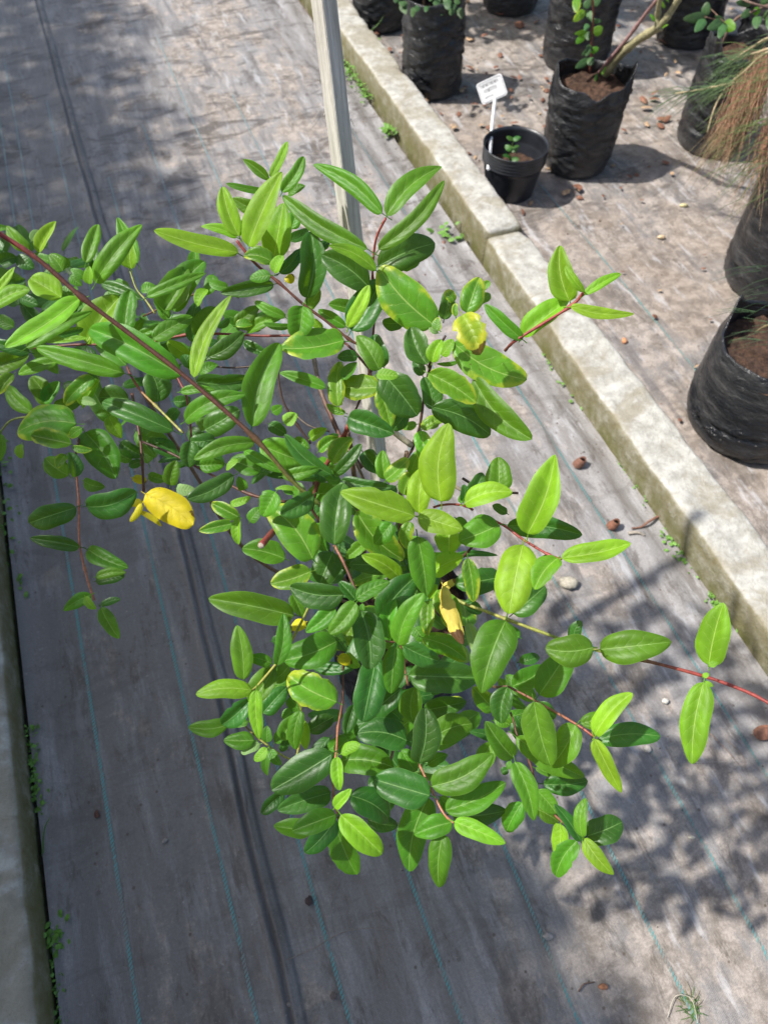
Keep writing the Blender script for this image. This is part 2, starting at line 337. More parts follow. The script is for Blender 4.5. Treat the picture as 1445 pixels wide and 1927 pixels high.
g = MB(); grid(g, xs, frange(-.9, 3.6, .02) + frange(3.64, 8.5, .08), mat_z, lambda x, y: 1 - min(1, (.85 * math.exp(-((x - seam_x(y) + .020) / .0062) ** 2) + .7 * math.exp(-((x - seam_x(y) - .002) / .0035) ** 2)) * (.75 + .5 * nz(y * 3, 2))))
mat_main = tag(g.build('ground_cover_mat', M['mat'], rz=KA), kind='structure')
def mat2_z(x, y):
    return .004 + .006 * nz(x * 2.3, y * 1.7, 3) + .003 * nz(x * 9, y * 7, 8) + .002 * max(0, nz(x * 22, y * 20, 2)) - .004 * max(0, 1 - (x - 1.105) / .02)
g = MB(); grid(g, frange(1.105, 2.9, .025) + frange(3.0, 6, .15), frange(-.9, 4.6, .025) + frange(4.7, 8.5, .1), mat2_z)
tag(g.build('second_ground_cover_mat', M['mat2'], rz=KA), kind='structure')
g = MB(); grid(g, frange(-6, -.64, .2), frange(-1.5, 8.5, .2), lambda x, y: -.01 + .02 * nz(x, y, 2))
tag(g.build('bare_soil_bed', M['earth'], rz=KA), kind='structure')

def thread(v, y0, y1, seed, w=.0033, pitch=.0072, zf=mat_z):                       # herringbone stitches woven in the mat
    mb = MB(); r = random.Random(seed); y = y0; wob = lambda y: v + .004 * nz(y * .8, seed) + .0008 * nz(y * 9, seed)
    while y < y1:
        a = wob(y); k = 1 if r.random() > .05 else .4
        for sgn in (-1, 1):
            x0, x1 = a, a + sgn * w * k; yy0 = y + pitch * .55; yy1 = y
            if sgn > 0: yy0, yy1 = y + pitch * .35, y + pitch * .9
            t = pitch * .30
            q = [(x0, yy0 - t), (x0, yy0 + t), (x1, yy1 + t), (x1, yy1 - t)]
            if sgn > 0: q = q[::-1]
            mb.add([(px, py, zf(px, py) + .0012 + (.0006 if i in (1, 2) else 0)) for i, (px, py) in enumerate(q)], [(3, 2, 1, 0)] if True else [])
        y += pitch
    return mb
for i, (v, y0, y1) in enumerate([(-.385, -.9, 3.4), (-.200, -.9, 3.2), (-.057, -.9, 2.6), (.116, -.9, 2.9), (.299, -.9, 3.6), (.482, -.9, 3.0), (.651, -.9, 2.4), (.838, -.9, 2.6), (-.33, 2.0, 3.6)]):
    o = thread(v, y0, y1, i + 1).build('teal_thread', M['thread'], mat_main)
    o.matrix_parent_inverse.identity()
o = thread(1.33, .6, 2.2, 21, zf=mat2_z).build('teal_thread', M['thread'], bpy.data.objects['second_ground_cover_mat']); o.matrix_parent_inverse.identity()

def kerb_block(x0, x1, y0, y1, h, seed, parent):
    mb = MB(); cr = .014; n = max(4, int((y1 - y0) / .02))
    prof = []
    for k in range(6): prof.append((x0, -.03 + (h - cr + .03) * k / 5))
    for k in range(1, 4): a = math.pi / 2 * k / 4; prof.append((x0 + cr - cr * math.cos(a), h - cr + cr * math.sin(a)))
    for k in range(9): prof.append((x0 + cr + (x1 - x0 - 2 * cr) * k / 8, h))
    for k in range(1, 4): a = math.pi / 2 * k / 4; prof.append((x1 - cr + cr * math.sin(a), h - cr + cr * math.cos(a)))
    for k in range(5): prof.append((x1, h - cr - (h - cr + .03) * k / 4))
    V = []; m_ = len(prof); xc = (x0 + x1) / 2
    for j in range(n + 1):
        t = j / n; y = y0 + (y1 - y0) * t; e = min((y - y0), (y1 - y)); sh = 1 - .10 * math.exp(-e / .012)
        for (px, pz) in prof:
            d = .0032 * nz(px * 14, y * 9, seed + pz * 14) + .0022 * nz(px * 50, y * 42, seed + pz * 50)
            chip = max(0, nz(y * 11, seed * 3.7, px * 3) - .28) * .024 * (1 if abs(abs(px - xc) - (x1 - x0) / 2) < cr * 1.1 and pz > h - cr * 1.3 else 0)
            x = xc + (px - xc) * sh * (1 - chip / (x1 - x0) * 2) + d + .006 * nz(y * .9, seed)
            V.append((x, y, (pz - chip) * (sh if pz > 0 else 1) + d))
    F = [(j * m_ + i, j * m_ + i + 1, (j + 1) * m_ + i + 1, (j + 1) * m_ + i) for j in range(n) for i in range(m_ - 1)]
    F += [tuple(range(m_ - 1, -1, -1)), tuple(n * m_ + i for i in range(m_))]
    mb.add(V, [f[::-1] for f in F]); o = mb.build('kerb_block', M['kerb'], parent); o.matrix_parent_inverse.identity(); return o
kr = empty('concrete_kerb', (0, 0, 0)); kr.rotation_euler.z = KA; tag(kr, kind='structure')
kerb_block(.985, 1.108, 1.738, 4.0, .10, 3, kr); kerb_block(.985, 1.108, 4.01, 8, .10, 6, kr)
kerb_block(.965, 1.095, -.9, 1.722, .10, 9, kr)
kl = empty('concrete_kerb', (0, 0, 0)); kl.rotation_euler.z = KA; tag(kl, kind='structure')
kerb_block(-.64, -.512, -.9, 1.45, .085, 14, kl); kerb_block(-.645, -.516, 1.46, 6.2, .085, 17, kl)

# ---------------------------------------------------------------- leaves
def leaf_geom(mb, B, T, W, r, roll=0.0, bend=0.0, arch=.05, pointy=.25, fold=.30, nu=13, nv=4, petiole=.10, a_=.86, nrm=None, mi=0, curl=1.0, damage=0.0):
    B = np.array(B, float); T = np.array(T, float); m = T - B; L = np.linalg.norm(m); m /= L
    mid = (B + T) / 2; vdir = CAM - mid; vdir /= np.linalg.norm(vdir)
    if nrm is None: nrm = vdir
    s = np.cross(m, nrm); s /= np.linalg.norm(s) + 1e-9; n0 = np.cross(s, m)
    s2 = s * math.cos(roll) + n0 * math.sin(roll); n2 = n0 * math.cos(roll) - s * math.sin(roll)
    V = []; UV = []; ts = [(-nv + k) / nv for k in range(2 * nv + 1)]
    ph = r.random() * 6.28; ph2 = r.random() * 6.28; b_ = .56 + .12 * r.random()
    for i in range(nu + 1):
        u = i / nu; ue = (.5 - .5 * math.cos(math.pi * u)) * .75 + u * .25
        xx = min(1, ue ** a_); f = max(0.0, 1 - abs(2 * xx - 1) ** 2.5) ** (b_ - .06) * (1 - pointy * ue ** 2.5) / (1 - pointy * .2)
        hw = W / 2 * f
        c = B + m * (L * ue) + n2 * (arch * L * (4 * ue * (1 - ue)) - .25 * arch * L * ue) + s2 * (bend * L * math.sin(math.pi * ue))
        for t in ts:
            q = abs(t)
            wav = 1 + .045 * math.sin(ue * 11 + ph + (2 if t > 0 else 0)) + (.10 * math.sin(ph2) if t > 0 else 0)
            z = W / 2 * f * (fold * 1.15 * q - (.40 * curl) * q ** 3.0) + .012 * W * math.sin(ue * 21 + ph + t * 2.5) * q * (1.2 - q) + .022 * W * math.sin(ue * 8 + ph2 + t * 1.3) * q
            dm = 1.0
            if damage and q > .6: dm = 1 - damage * max(0, nz(ue * 7 + ph, t * 2)) * 2
            V.append(c + s2 * (hw * t * wav * (1 - .10 * q * fold * 2) * dm) + n2 * z); UV.append((ue, t * .5 + .5))
    nc = 2 * nv + 1; F = [(i * nc + k + 1, (i + 1) * nc + k + 1, (i + 1) * nc + k, i * nc + k) for i in range(nu) for k in range(nc - 1)]   # upper face towards +n2
    mb.add(V, F, UV, mi=mi)
    if petiole:
        c0 = V[nv]; p_end = c0 - m * (petiole * L) - n2 * (petiole * L * .55)
        tube(mb, [c0 + m * .03 * L - n2 * .0003, (c0 + p_end) / 2 - n2 * .02 * L, p_end], [.00055, .0006, .0007], sides=4, caps=False, mi=mi)
    return n2

PLANT_BASE = (0.03, .60, 0)
plant = empty('honeysuckle_plant', (0.03, .60, .30))
tag(plant, 'sprawling honeysuckle with lime and dark green leaves tied to the wooden stake', 'plant')
S_ = 400 / 1445
# each row: base x,y  tip x,y  apparent width  depth layer  colour, all read off one square of the photograph; each leaf then gets its own depth and tilt
LV = {
(0, 380, .95): """650 550 965 150 150 -4 g|895 455 900 300 130 -1 y|935 420 800 105 120 0 g|585 415 670 150 105 0 g|610 560 610 435 65 -4 y|545 655 35 990 130 -6 y|180 990 630 740 90 -2 g|
-40 640 105 440 55 -1 y|-60 720 205 590 110 -1 y|420 650 205 520 170 1 y|260 345 385 130 90 3 y|205 330 45 160 90 3 g|215 265 265 190 50 3 p|-40 200 65 180 45 3 g|430 470 350 370 120 3 g|350 400 230 355 70 3 g|
690 555 960 660 85 1 d|590 520 480 455 60 0 g|590 960 820 640 200 1 y|850 880 890 600 140 -1 g|1235 1180 600 860 235 -4 g|850 1165 245 990 150 -3 g|395 1085 125 1170 90 0 g|205 1025 -60 940 85 -1 d|
-60 1130 200 1040 150 0 g|95 1170 -10 1310 90 -1 k|220 1430 45 1250 110 1 g|340 1370 215 1185 130 2 g|300 1370 390 1240 110 2 g|1000 645 1400 480 85 -3 g|1120 740 1270 440 210 -1 g|1180 745 1390 400 190 0 g|1330 450 1330 340 100 1 g|
1140 800 1050 640 80 0 g|1040 930 1310 780 110 -2 g|930 910 1140 815 60 -1 g|930 880 980 810 60 0 g|1300 950 1340 680 110 1 d|1330 910 1445 740 140 0 g|1290 1050 1160 960 120 2 y|300 1300 560 1230 0 0 g|
640 1190 440 1380 110 0 k|560 1390 680 1210 120 1 y|880 1340 700 1330 190 1 d|560 1350 660 1370 65 -2 p|400 905 570 860 60 0 d|320 945 600 925 55 1 y|960 600 1070 585 75 1 g|880 590 800 540 70 2 g|480 500 560 570 70 2 g|
1075 1360 1030 1180 200 0 d|500 700 430 570 80 2 g|720 700 800 600 80 3 g|640 760 760 720 70 3 g|100 850 -20 780 90 3 g|60 560 160 530 80 3 d|140 650 260 700 80 3 d|20 330 -40 260 90 3 d|120 370 220 440 110 4 d|0 420 100 380 110 4 d|480 440 380 380 90 4 g|300 480 400 520 80 4 g|820 760 700 700 90 4 g""",
(0, 700, .95): """520 350 115 410 220 -2 k|490 490 215 430 140 -3 k|470 705 330 600 155 0 g|450 560 390 655 70 -1 k|515 715 475 545 100 -3 d|580 410 790 725 225 -1 g|495 510 630 530 60 -3 k|560 380 475 445 70 -3 k|570 740 695 775 90 0 g|
590 915 930 815 185 -3 d|520 920 195 1030 170 -3 d|545 1190 205 1130 110 -3 d|600 1205 870 1330 115 -3 g|655 1420 850 1385 95 -3 d|1180 400 690 200 140 -3 d|740 300 830 450 100 2 y|1160 770 1200 600 105 0 g|1010 700 1120 730 80 1 g|900 720 1000 745 70 1 Y|
990 830 1315 1040 225 -1 Y|965 895 885 1020 50 -1 Y|965 880 870 900 50 0 Y|950 950 1100 1050 45 0 Y|1200 790 1310 800 90 1 p|10 420 0 610 60 0 g|150 490 150 590 60 2 y|380 250 555 200 110 3 g|660 280 740 290 60 3 g|1200 560 1000 480 120 4 d|820 480 960 560 120 4 d|880 640 960 610 70 4 d|1000 440 1130 460 100 4 g|1210 250 1130 330 90 4 d|1180 200 1300 180 80 4 d|900 600 780 540 90 4 g""",
(280, 240, .86): """610 850 35 700 125 -1 y|615 740 500 400 130 -1 y|600 745 355 670 60 0 y|680 810 905 300 165 -1 y|850 900 915 510 200 1 y|785 435 525 380 50 2 g|740 560 570 480 95 2 g|820 355 640 215 70 1 g|830 340 945 95 60 1 y|905 440 1055 195 90 1 g|950 460 1065 395 60 2 g|
970 690 1000 570 110 3 g|950 760 1070 705 90 2 d|1075 1160 1100 705 205 -1 d|850 920 645 870 110 -1 k|855 990 915 870 80 -2 y|830 1005 705 1025 90 -2 g|850 1065 490 1125 110 -1 d|890 990 1030 830 90 1 d|890 990 1225 775 85 2 d|930 1045 985 1000 60 2 Y|1045 1213 1010 1415 215 -2 g|
1340 1355 1150 1240 90 0 g|1080 1235 1165 1100 90 2 g|930 1290 720 1180 70 1 g|960 1350 780 1330 50 1 g|590 1340 755 1210 90 2 g|590 1345 690 1340 75 1 k|670 1390 900 1290 80 2 g|680 1345 810 1260 110 3 d|90 540 90 540 0 0 g|1180 1370 1110 1300 60 3 y|400 1100 340 1200 90 2 y|540 1090 410 1050 70 1 g|440 1000 390 1140 90 2 g|550 1300 480 1350 60 2 d""",
(340, 560, .86): """90 545 345 -15 105 -3 y|1110 290 682 345 195 -1 k|190 405 430 235 130 1 d|430 300 580 380 80 2 d|130 520 255 455 80 2 g|60 480 20 400 90 3 d|485 880 672 305 215 -3 g|985 612 672 510 80 -1 g|165 900 400 760 160 1 d|1072 740 1080 430 130 -1 k|1120 785 990 725 60 0 k|1350 610 1090 605 190 -1 k|
0 640 235 625 60 -3 g|105 570 478 550 150 0 d|30 840 440 655 125 -3 g|360 1210 45 1370 135 -2 d|235 960 65 975 110 -1 d|70 975 60 1130 140 -2 d|500 985 90 1100 115 -4 g|130 1140 305 1130 110 0 g|545 1180 365 1110 150 0 g|430 1040 700 1190 80 0 g|540 1000 825 1110 230 2 g|390 1100 310 1175 45 -3 y|
690 1215 945 1160 90 -3 g|1030 1205 705 930 105 -3 d|1045 1205 1228 995 90 -2 d|1090 1245 985 1225 60 -2 g|1095 1240 1432 1290 95 0 d|940 1045 1075 950 95 1 k|1030 1130 1165 950 130 1 k|860 1180 980 1230 110 2 d|600 860 720 930 90 3 d|700 850 780 800 100 3 y|880 960 980 900 90 3 y|620 780 680 740 80 3 g|990 960 1100 980 90 3 d|760 980 860 1020 90 4 g|1240 1050 1350 1180 160 3 d|300 760 200 740 80 3 d""",
(560, 280, .84): """475 683 -105 318 140 -2 g|365 1235 575 890 235 0 d|340 1215 488 925 95 -3 y|385 1085 235 1060 105 0 g|930 1200 550 805 290 -2 k|720 1175 595 1180 110 1 d|575 440 105 105 115 -2 g|605 455 980 115 145 -2 g|550 685 1000 210 115 -3 g|545 800 935 640 225 0 d|710 815 830 770 65 0 g|
535 825 212 655 95 -3 y|485 940 165 720 210 -1 d|150 690 215 620 55 2 d|1150 1115 1235 870 155 -2 k|1065 1040 1010 975 85 -1 k|1220 1040 1310 985 70 -1 k|1250 960 1305 900 55 -1 k""",
(640, 560, .80): """290 515 525 805 245 -3 d|245 525 395 535 75 -5 y|270 620 345 880 130 -2 k|55 815 365 925 175 -2 d|450 780 370 885 115 -1 d|520 860 400 875 60 0 k|268 492 115 255 135 -2 g|295 470 230 250 150 0 d|280 475 325 380 50 1 g|120 400 0 405 90 2 d|20 560 115 440 80 2 g|
590 455 480 200 180 -1 d|705 150 740 -60 105 2 d|625 440 690 285 100 -2 y|690 395 760 300 105 -1 y|655 230 665 145 75 -3 k|665 240 602 205 35 -3 p|830 118 935 350 240 -4 b|785 130 785 50 60 -3 k|770 310 1268 560 235 -1 k|800 440 655 450 30 1 g|600 515 925 715 190 -3 k|905 550 1302 965 205 -1 g|
625 745 1022 935 200 -1 d|625 760 570 540 150 1 d|560 530 510 440 100 2 d|555 895 690 810 110 0 k|685 1388 735 852 255 -3 y|545 905 570 1140 120 -1 k|480 1195 545 1035 90 0 g|310 1240 465 1095 100 0 k|310 1235 290 1065 125 1 g|535 1465 570 1150 170 -1 y|430 1340 485 1200 125 1 k|880 1335 970 1190 105 0 d|
1080 1325 1075 1115 200 -1 g|845 1400 1168 1320 140 -3 y|830 1385 840 1285 75 0 d|820 1400 850 1330 60 0 g""",
(860, 820, .80): """478 668 665 125 250 -3 y|340 610 850 675 150 -1 d|285 605 50 700 250 -2 g|710 830 1182 730 150 -4 y|683 832 525 1045 155 -4 y|445 740 350 1210 245 -3 y|380 1210 600 1020 160 0 d|530 930 600 825 90 1 d|290 960 -20 1000 185 3 d|-80 830 278 815 42 3 d|70 832 112 1130 120 -2 k|425 1370 300 1280 90 1 g|-10 560 60 640 90 1 g|340 530 240 470 60 1 d""",
(340, 880, .82): """430 1440 385 1070 150 0 g|770 1005 188 890 195 -2 g|660 1345 700 990 110 -3 g|620 1330 490 1290 100 1 g|1045 525 1105 105 230 -3 d|1035 575 960 760 220 0 d|900 622 635 310 285 -2 k|710 620 418 550 160 1 g|885 705 612 790 160 -1 k|1110 865 742 810 190 -3 d|1192 900 1078 775 92 -4 d|1195 892 1422 775 100 -5 g|
1192 918 1012 1132 135 -5 g|1235 925 1240 968 45 -5 g|1225 975 1290 1370 215 -4 d|1050 950 850 1120 120 -3 g|900 950 960 870 85 -1 g|1062 1180 700 1310 225 -1 g|955 1070 1130 1245 110 -1 d|1190 1050 1080 1215 135 1 k|850 1050 748 1100 85 0 Y|1130 1260 1205 1345 85 1 y|1070 1285 1165 1340 80 1 Y|900 1350 1190 1350 90 2 d|
740 1345 640 1440 120 2 g|905 185 710 300 165 -3 d|645 165 570 310 175 -3 g|780 150 640 145 35 -4 y|765 180 690 130 40 -4 g|395 335 210 240 110 3 k|350 380 125 430 90 2 k|395 335 395 525 70 1 y|470 370 545 280 90 3 g|340 250 480 200 60 3 y|1260 500 1140 600 110 3 g|850 480 1000 420 120 3 g|900 440 980 560 100 2 g|440 150 400 70 90 3 g|760 860 820 990 110 3 g|620 1180 740 1140 90 3 d""",
(640, 860, .80): """508 400 0 235 205 -4 y|530 400 832 495 150 -3 y|735 500 735 645 220 -1 y|350 450 250 575 150 -1 g|470 440 455 600 115 1 k|110 370 430 700 240 2 k|525 540 590 945 180 -3 g|420 740 60 730 130 2 d|415 835 148 665 130 -1 y|615 790 805 690 175 -1 y|610 715 700 650 42 -2 y|270 1095 535 795 205 -2 d|
330 1235 375 965 130 -3 g|395 1275 568 925 145 -5 g|375 1285 345 1610 155 -3 g|430 1285 675 1390 140 -3 d|600 955 655 880 75 -2 y|655 905 800 1190 180 0 k|700 880 835 1275 130 -1 B|690 900 785 830 60 0 B|600 975 590 1215 100 1 k|870 1130 925 1345 90 1 p|560 1230 860 1380 150 1 k|790 1280 870 1400 80 2 p|845 980 945 1050 105 2 d|
300 640 420 760 120 3 d|560 640 480 560 110 3 g|480 900 520 1000 110 2 g|230 960 320 900 90 2 k|500 1160 560 1240 110 3 g|700 1220 800 1300 110 3 k""",
(1045, 1080, .78): """255 500 -70 510 215 -2 g|120 460 160 335 95 0 d|300 515 788 460 205 -1 g|1040 620 1140 195 205 -2 y|1040 625 1105 600 45 -3 y|1005 735 925 1295 200 -2 y|1015 730 1070 765 35 -3 y|1000 700 1035 680 40 -3 y|-340 318 -505 812 250 -2 g|-400 480 -300 400 120 0 d""",
(340, 1220, .86): """1028 720 618 965 225 -3 d|1062 365 728 185 240 -1 k|1020 980 658 1100 155 -1 d|1055 1132 758 1242 150 -4 g|900 1230 632 1205 135 -1 g|1055 1160 845 1395 135 -2 d|700 985 548 1125 105 0 d|485 285 103 310 130 -3 y|512 285 535 618 98 -4 y|640 135 490 340 180 0 g|475 345 283 520 155 0 d|
325 520 52 535 120 1 g|560 440 720 265 130 2 d|500 625 293 625 120 0 g|540 650 410 712 72 0 p|590 680 500 765 70 -1 y|600 700 590 868 58 0 g|610 690 685 795 65 0 g|590 640 588 525 72 0 g|690 620 780 450 110 1 g|815 425 775 690 105 -1 g|825 480 850 690 80 0 y|870 560 1038 465 120 2 d|
730 600 690 690 80 2 d|1010 690 1110 590 90 2 g|1100 585 1200 645 100 2 g|640 640 720 560 80 2 g|460 500 370 530 60 1 g|760 420 700 470 90 2 g|740 330 800 420 110 3 g|700 180 650 280 110 3 g""",
(600, 1240, .84): """765 865 1185 645 205 -3 g|860 1030 1268 840 165 -3 g|905 1060 1272 1030 155 -1 d|920 1105 1268 1255 115 -4 y|905 1110 645 1195 155 -3 g|745 940 610 1445 205 -1 g|840 1190 815 1560 155 -3 g|755 930 368 815 240 -3 d|682 705 720 330 185 -3 d|598 555 262 505 200 -2 d|
770 535 1042 440 190 -1 g|715 350 1002 290 150 1 d|635 420 650 190 155 -1 g|610 110 1088 125 235 -1 d|385 5 300 430 220 -3 d|560 200 345 410 160 1 d|240 310 195 480 120 0 d|150 645 265 590 90 -4 y|125 665 140 895 92 -4 y|150 690 510 735 205 -1 g|560 620 650 745 130 1 g|740 720 875 650 85 1 g|
440 900 600 990 100 0 y|215 930 480 1085 205 -1 d|330 1090 538 1130 120 1 d|105 1010 222 885 82 -4 y|148 1060 430 1330 190 -4 y|115 1140 255 1470 175 0 g|560 420 440 340 120 2 d|200 540 120 620 90 2 g|460 800 350 850 110 3 d|380 860 420 980 110 3 d|820 940 900 1000 110 2 g""",
(860, 1240, .82): """555 245 760 -60 205 -1 g|375 185 560 70 170 1 g|420 20 560 -15 90 2 d|340 190 298 438 150 -2 d|250 350 125 215 150 1 k|520 290 635 728 200 -3 g|805 450 652 695 205 -2 g|560 290 660 410 95 1 d|400 530 870 810 155 0 g|585 850 888 830 140 1 d|530 740 800 860 60 2 g|380 670 193 425 150 -2 g|
392 698 522 1102 150 -3 g|365 695 345 745 42 -3 g|345 750 308 775 60 0 d|840 440 1000 370 120 0 g|935 518 1187 230 140 -3 y|955 545 1382 525 155 -1 d|930 545 1115 912 112 -3 y|540 895 655 1030 130 0 g|540 1020 692 1110 110 0 g|440 975 333 1178 130 -1 g|390 985 318 1050 70 1 g|840 1240 660 985 85 -3 d|
700 1120 670 1350 105 0 y|812 1235 668 1480 155 -2 g|850 1210 870 945 88 -3 g|880 1205 1122 1105 175 -2 d|860 1220 1062 1470 100 -3 y|235 565 150 780 140 1 g|440 470 400 400 70 1 d|250 390 350 440 90 2 k""",
(900, 440, .80): """300 720 42 480 95 -2 g|300 700 615 445 165 -1 y|620 460 550 78 175 -2 y|715 395 588 218 62 -4 y|720 412 968 265 72 -3 y|625 495 1058 545 78 -3 y""",
(60, 1080, .86): """405 140 215 250 95 -1 g|365 155 440 240 60 -2 y|470 215 605 170 55 -1 d|470 230 595 440 105 -1 g|440 20 640 -10 70 0 g""",
}
leafs = []; lr = random.Random(5)
for (ox, oy, base), txt in LV.items():
    for row in txt.replace('\n', '').split('|'):
        if not row.strip(): continue
        a = row.split(); bx, by, tx, ty, wd = [float(q) * S_ for q in a[:5]]; lay = int(a[5]); c = a[6]
        if wd <= 0: continue
        leafs.append((wd * math.hypot(tx - bx, ty - by), ox + bx, oy + by, ox + tx, oy + ty, wd, base + .022 * lay, c))
leafs.sort(key=lambda q: -q[0])
mats = {k: M[k] for k in M if len(k) == 1}
matl = list(mats.values()); mati = {k: i for i, k in enumerate(mats)}
small = MB()
names = {'Y': 'bright yellow dying leaf', 'B': 'dry yellow leaf with dark brown patches', 'b': 'lime yellow leaf with a scorched brown tip', 'k': 'green leaf turning yellow'}
cnt = 0
for (ar, bx, by, tx, ty, wd, d, c) in leafs:
    Lp = math.hypot(tx - bx, ty - by); Lr = Lp / FPX * d
    d0 = d + lr.uniform(-.006, .006); tilt = lr.uniform(-.30, .22)
    if c in 'y': tilt = lr.uniform(-.32, .05)
    d1 = d0 + tilt * Lr
    B = PT(bx, by, d0); T = PT(tx, ty, d1)
    # turn young and sunlit leaves a little towards the light, shaded ones away
    m_ = (T - B) / np.linalg.norm(T - B); vd = CAM - B; vd /= np.linalg.norm(vd); s_ = np.cross(m_, vd); s_ /= np.linalg.norm(s_)
    n0 = np.cross(s_, m_); best = math.atan2(-(SUNV @ s_), SUNV @ n0)
    k = {'y': .55, 'g': .25, 'd': -.1, 'k': .35, 'b': .5, 'Y': .4, 'p': .2, 'B': .2}[c]
    roll = max(-.60, min(.60, best * k + lr.uniform(-.22, .22)))
    W = wd / FPX * d / math.cos(roll) * 1.10
    asp = wd / Lp
    fold = lr.uniform(.35, .85) if asp > .3 else .55
    if c in 'YB': fold = .12; W *= .84; roll *= .4
    if asp > .68 and c not in 'YB': T = B + (T - B) * 1.16; W *= .88
    mb = MB() if cnt < 292 else small
    big = cnt < 292
    n2 = leaf_geom(mb, B, T, W, lr, roll=roll, bend=lr.uniform(-.085, .085), arch=.015 if c in 'YB' else lr.uniform(.0, .12), pointy=lr.uniform(.1, .5) if c in 'yg' else lr.uniform(.0, .28),
              fold=fold, a_=lr.uniform(.80, .98), nu=14 if big else 8, nv=4 if big else 2, petiole=.11, mi=0 if big else mati[c], curl=lr.uniform(.8, 1.35), damage=.5 if c in 'Bb' else (.25 if lr.random() < (.4 if c == 'k' else .1) else 0))
    if big:
        o = mb.build('leaf', M[c], plant)
        if c in names: o['label'] = names[c]
    cnt += 1
# fill behind: real leaves on the far side of the plant
def fill(px, py, rx, ry, n, d0, d1, cs, L0=.042, L1=.080):
    for _ in range(n):
        th = lr.uniform(0, 6.28); r_ = math.sqrt(lr.random()); x = px + rx * r_ * math.cos(th); y = py + ry * r_ * math.sin(th)
        d = lr.uniform(d0, d1); B = PT(x, y, d); v = np.array([lr.uniform(-1, 1), lr.uniform(-1, 1), lr.uniform(-.6, .5)]); v /= np.linalg.norm(v)
        L = lr.uniform(L0, L1); nr = np.array([lr.uniform(-.9, .3), lr.uniform(-.9, .3), 1.0])
        if abs(v @ nr) / np.linalg.norm(nr) > .9: v = np.array([v[1], v[0], 0.1]); v /= np.linalg.norm(v)
        leaf_geom(small, B, B + v * L, L * lr.uniform(.34, .46), lr, arch=lr.uniform(.02, .09), nu=8, nv=2, petiole=.1, nrm=nr, mi=mati[lr.choice(cs)])
fill(720, 1010, 130, 120, 26, .95, 1.15, 'ddg'); fill(760, 1220, 130, 150, 34, .96, 1.2, 'ddgk'); fill(700, 1400, 110, 90, 22, .95, 1.15, 'ddg')
fill(190, 640, 190, 130, 34, 1.08, 1.22, 'ddg'); fill(430, 620, 60, 60, 4, 1.05, 1.15, 'dg'); fill(60, 520, 80, 80, 16, 1.1, 1.25, 'ddg'); fill(300, 820, 110, 70, 12, 1.08, 1.2, 'dg'); fill(960, 1330, 70, 70, 8, .95, 1.05, 'dg'); fill(560, 900, 80, 60, 8, .95, 1.1, 'dg')
tag(small.build('small_leaves', matl, plant), kind='stuff')

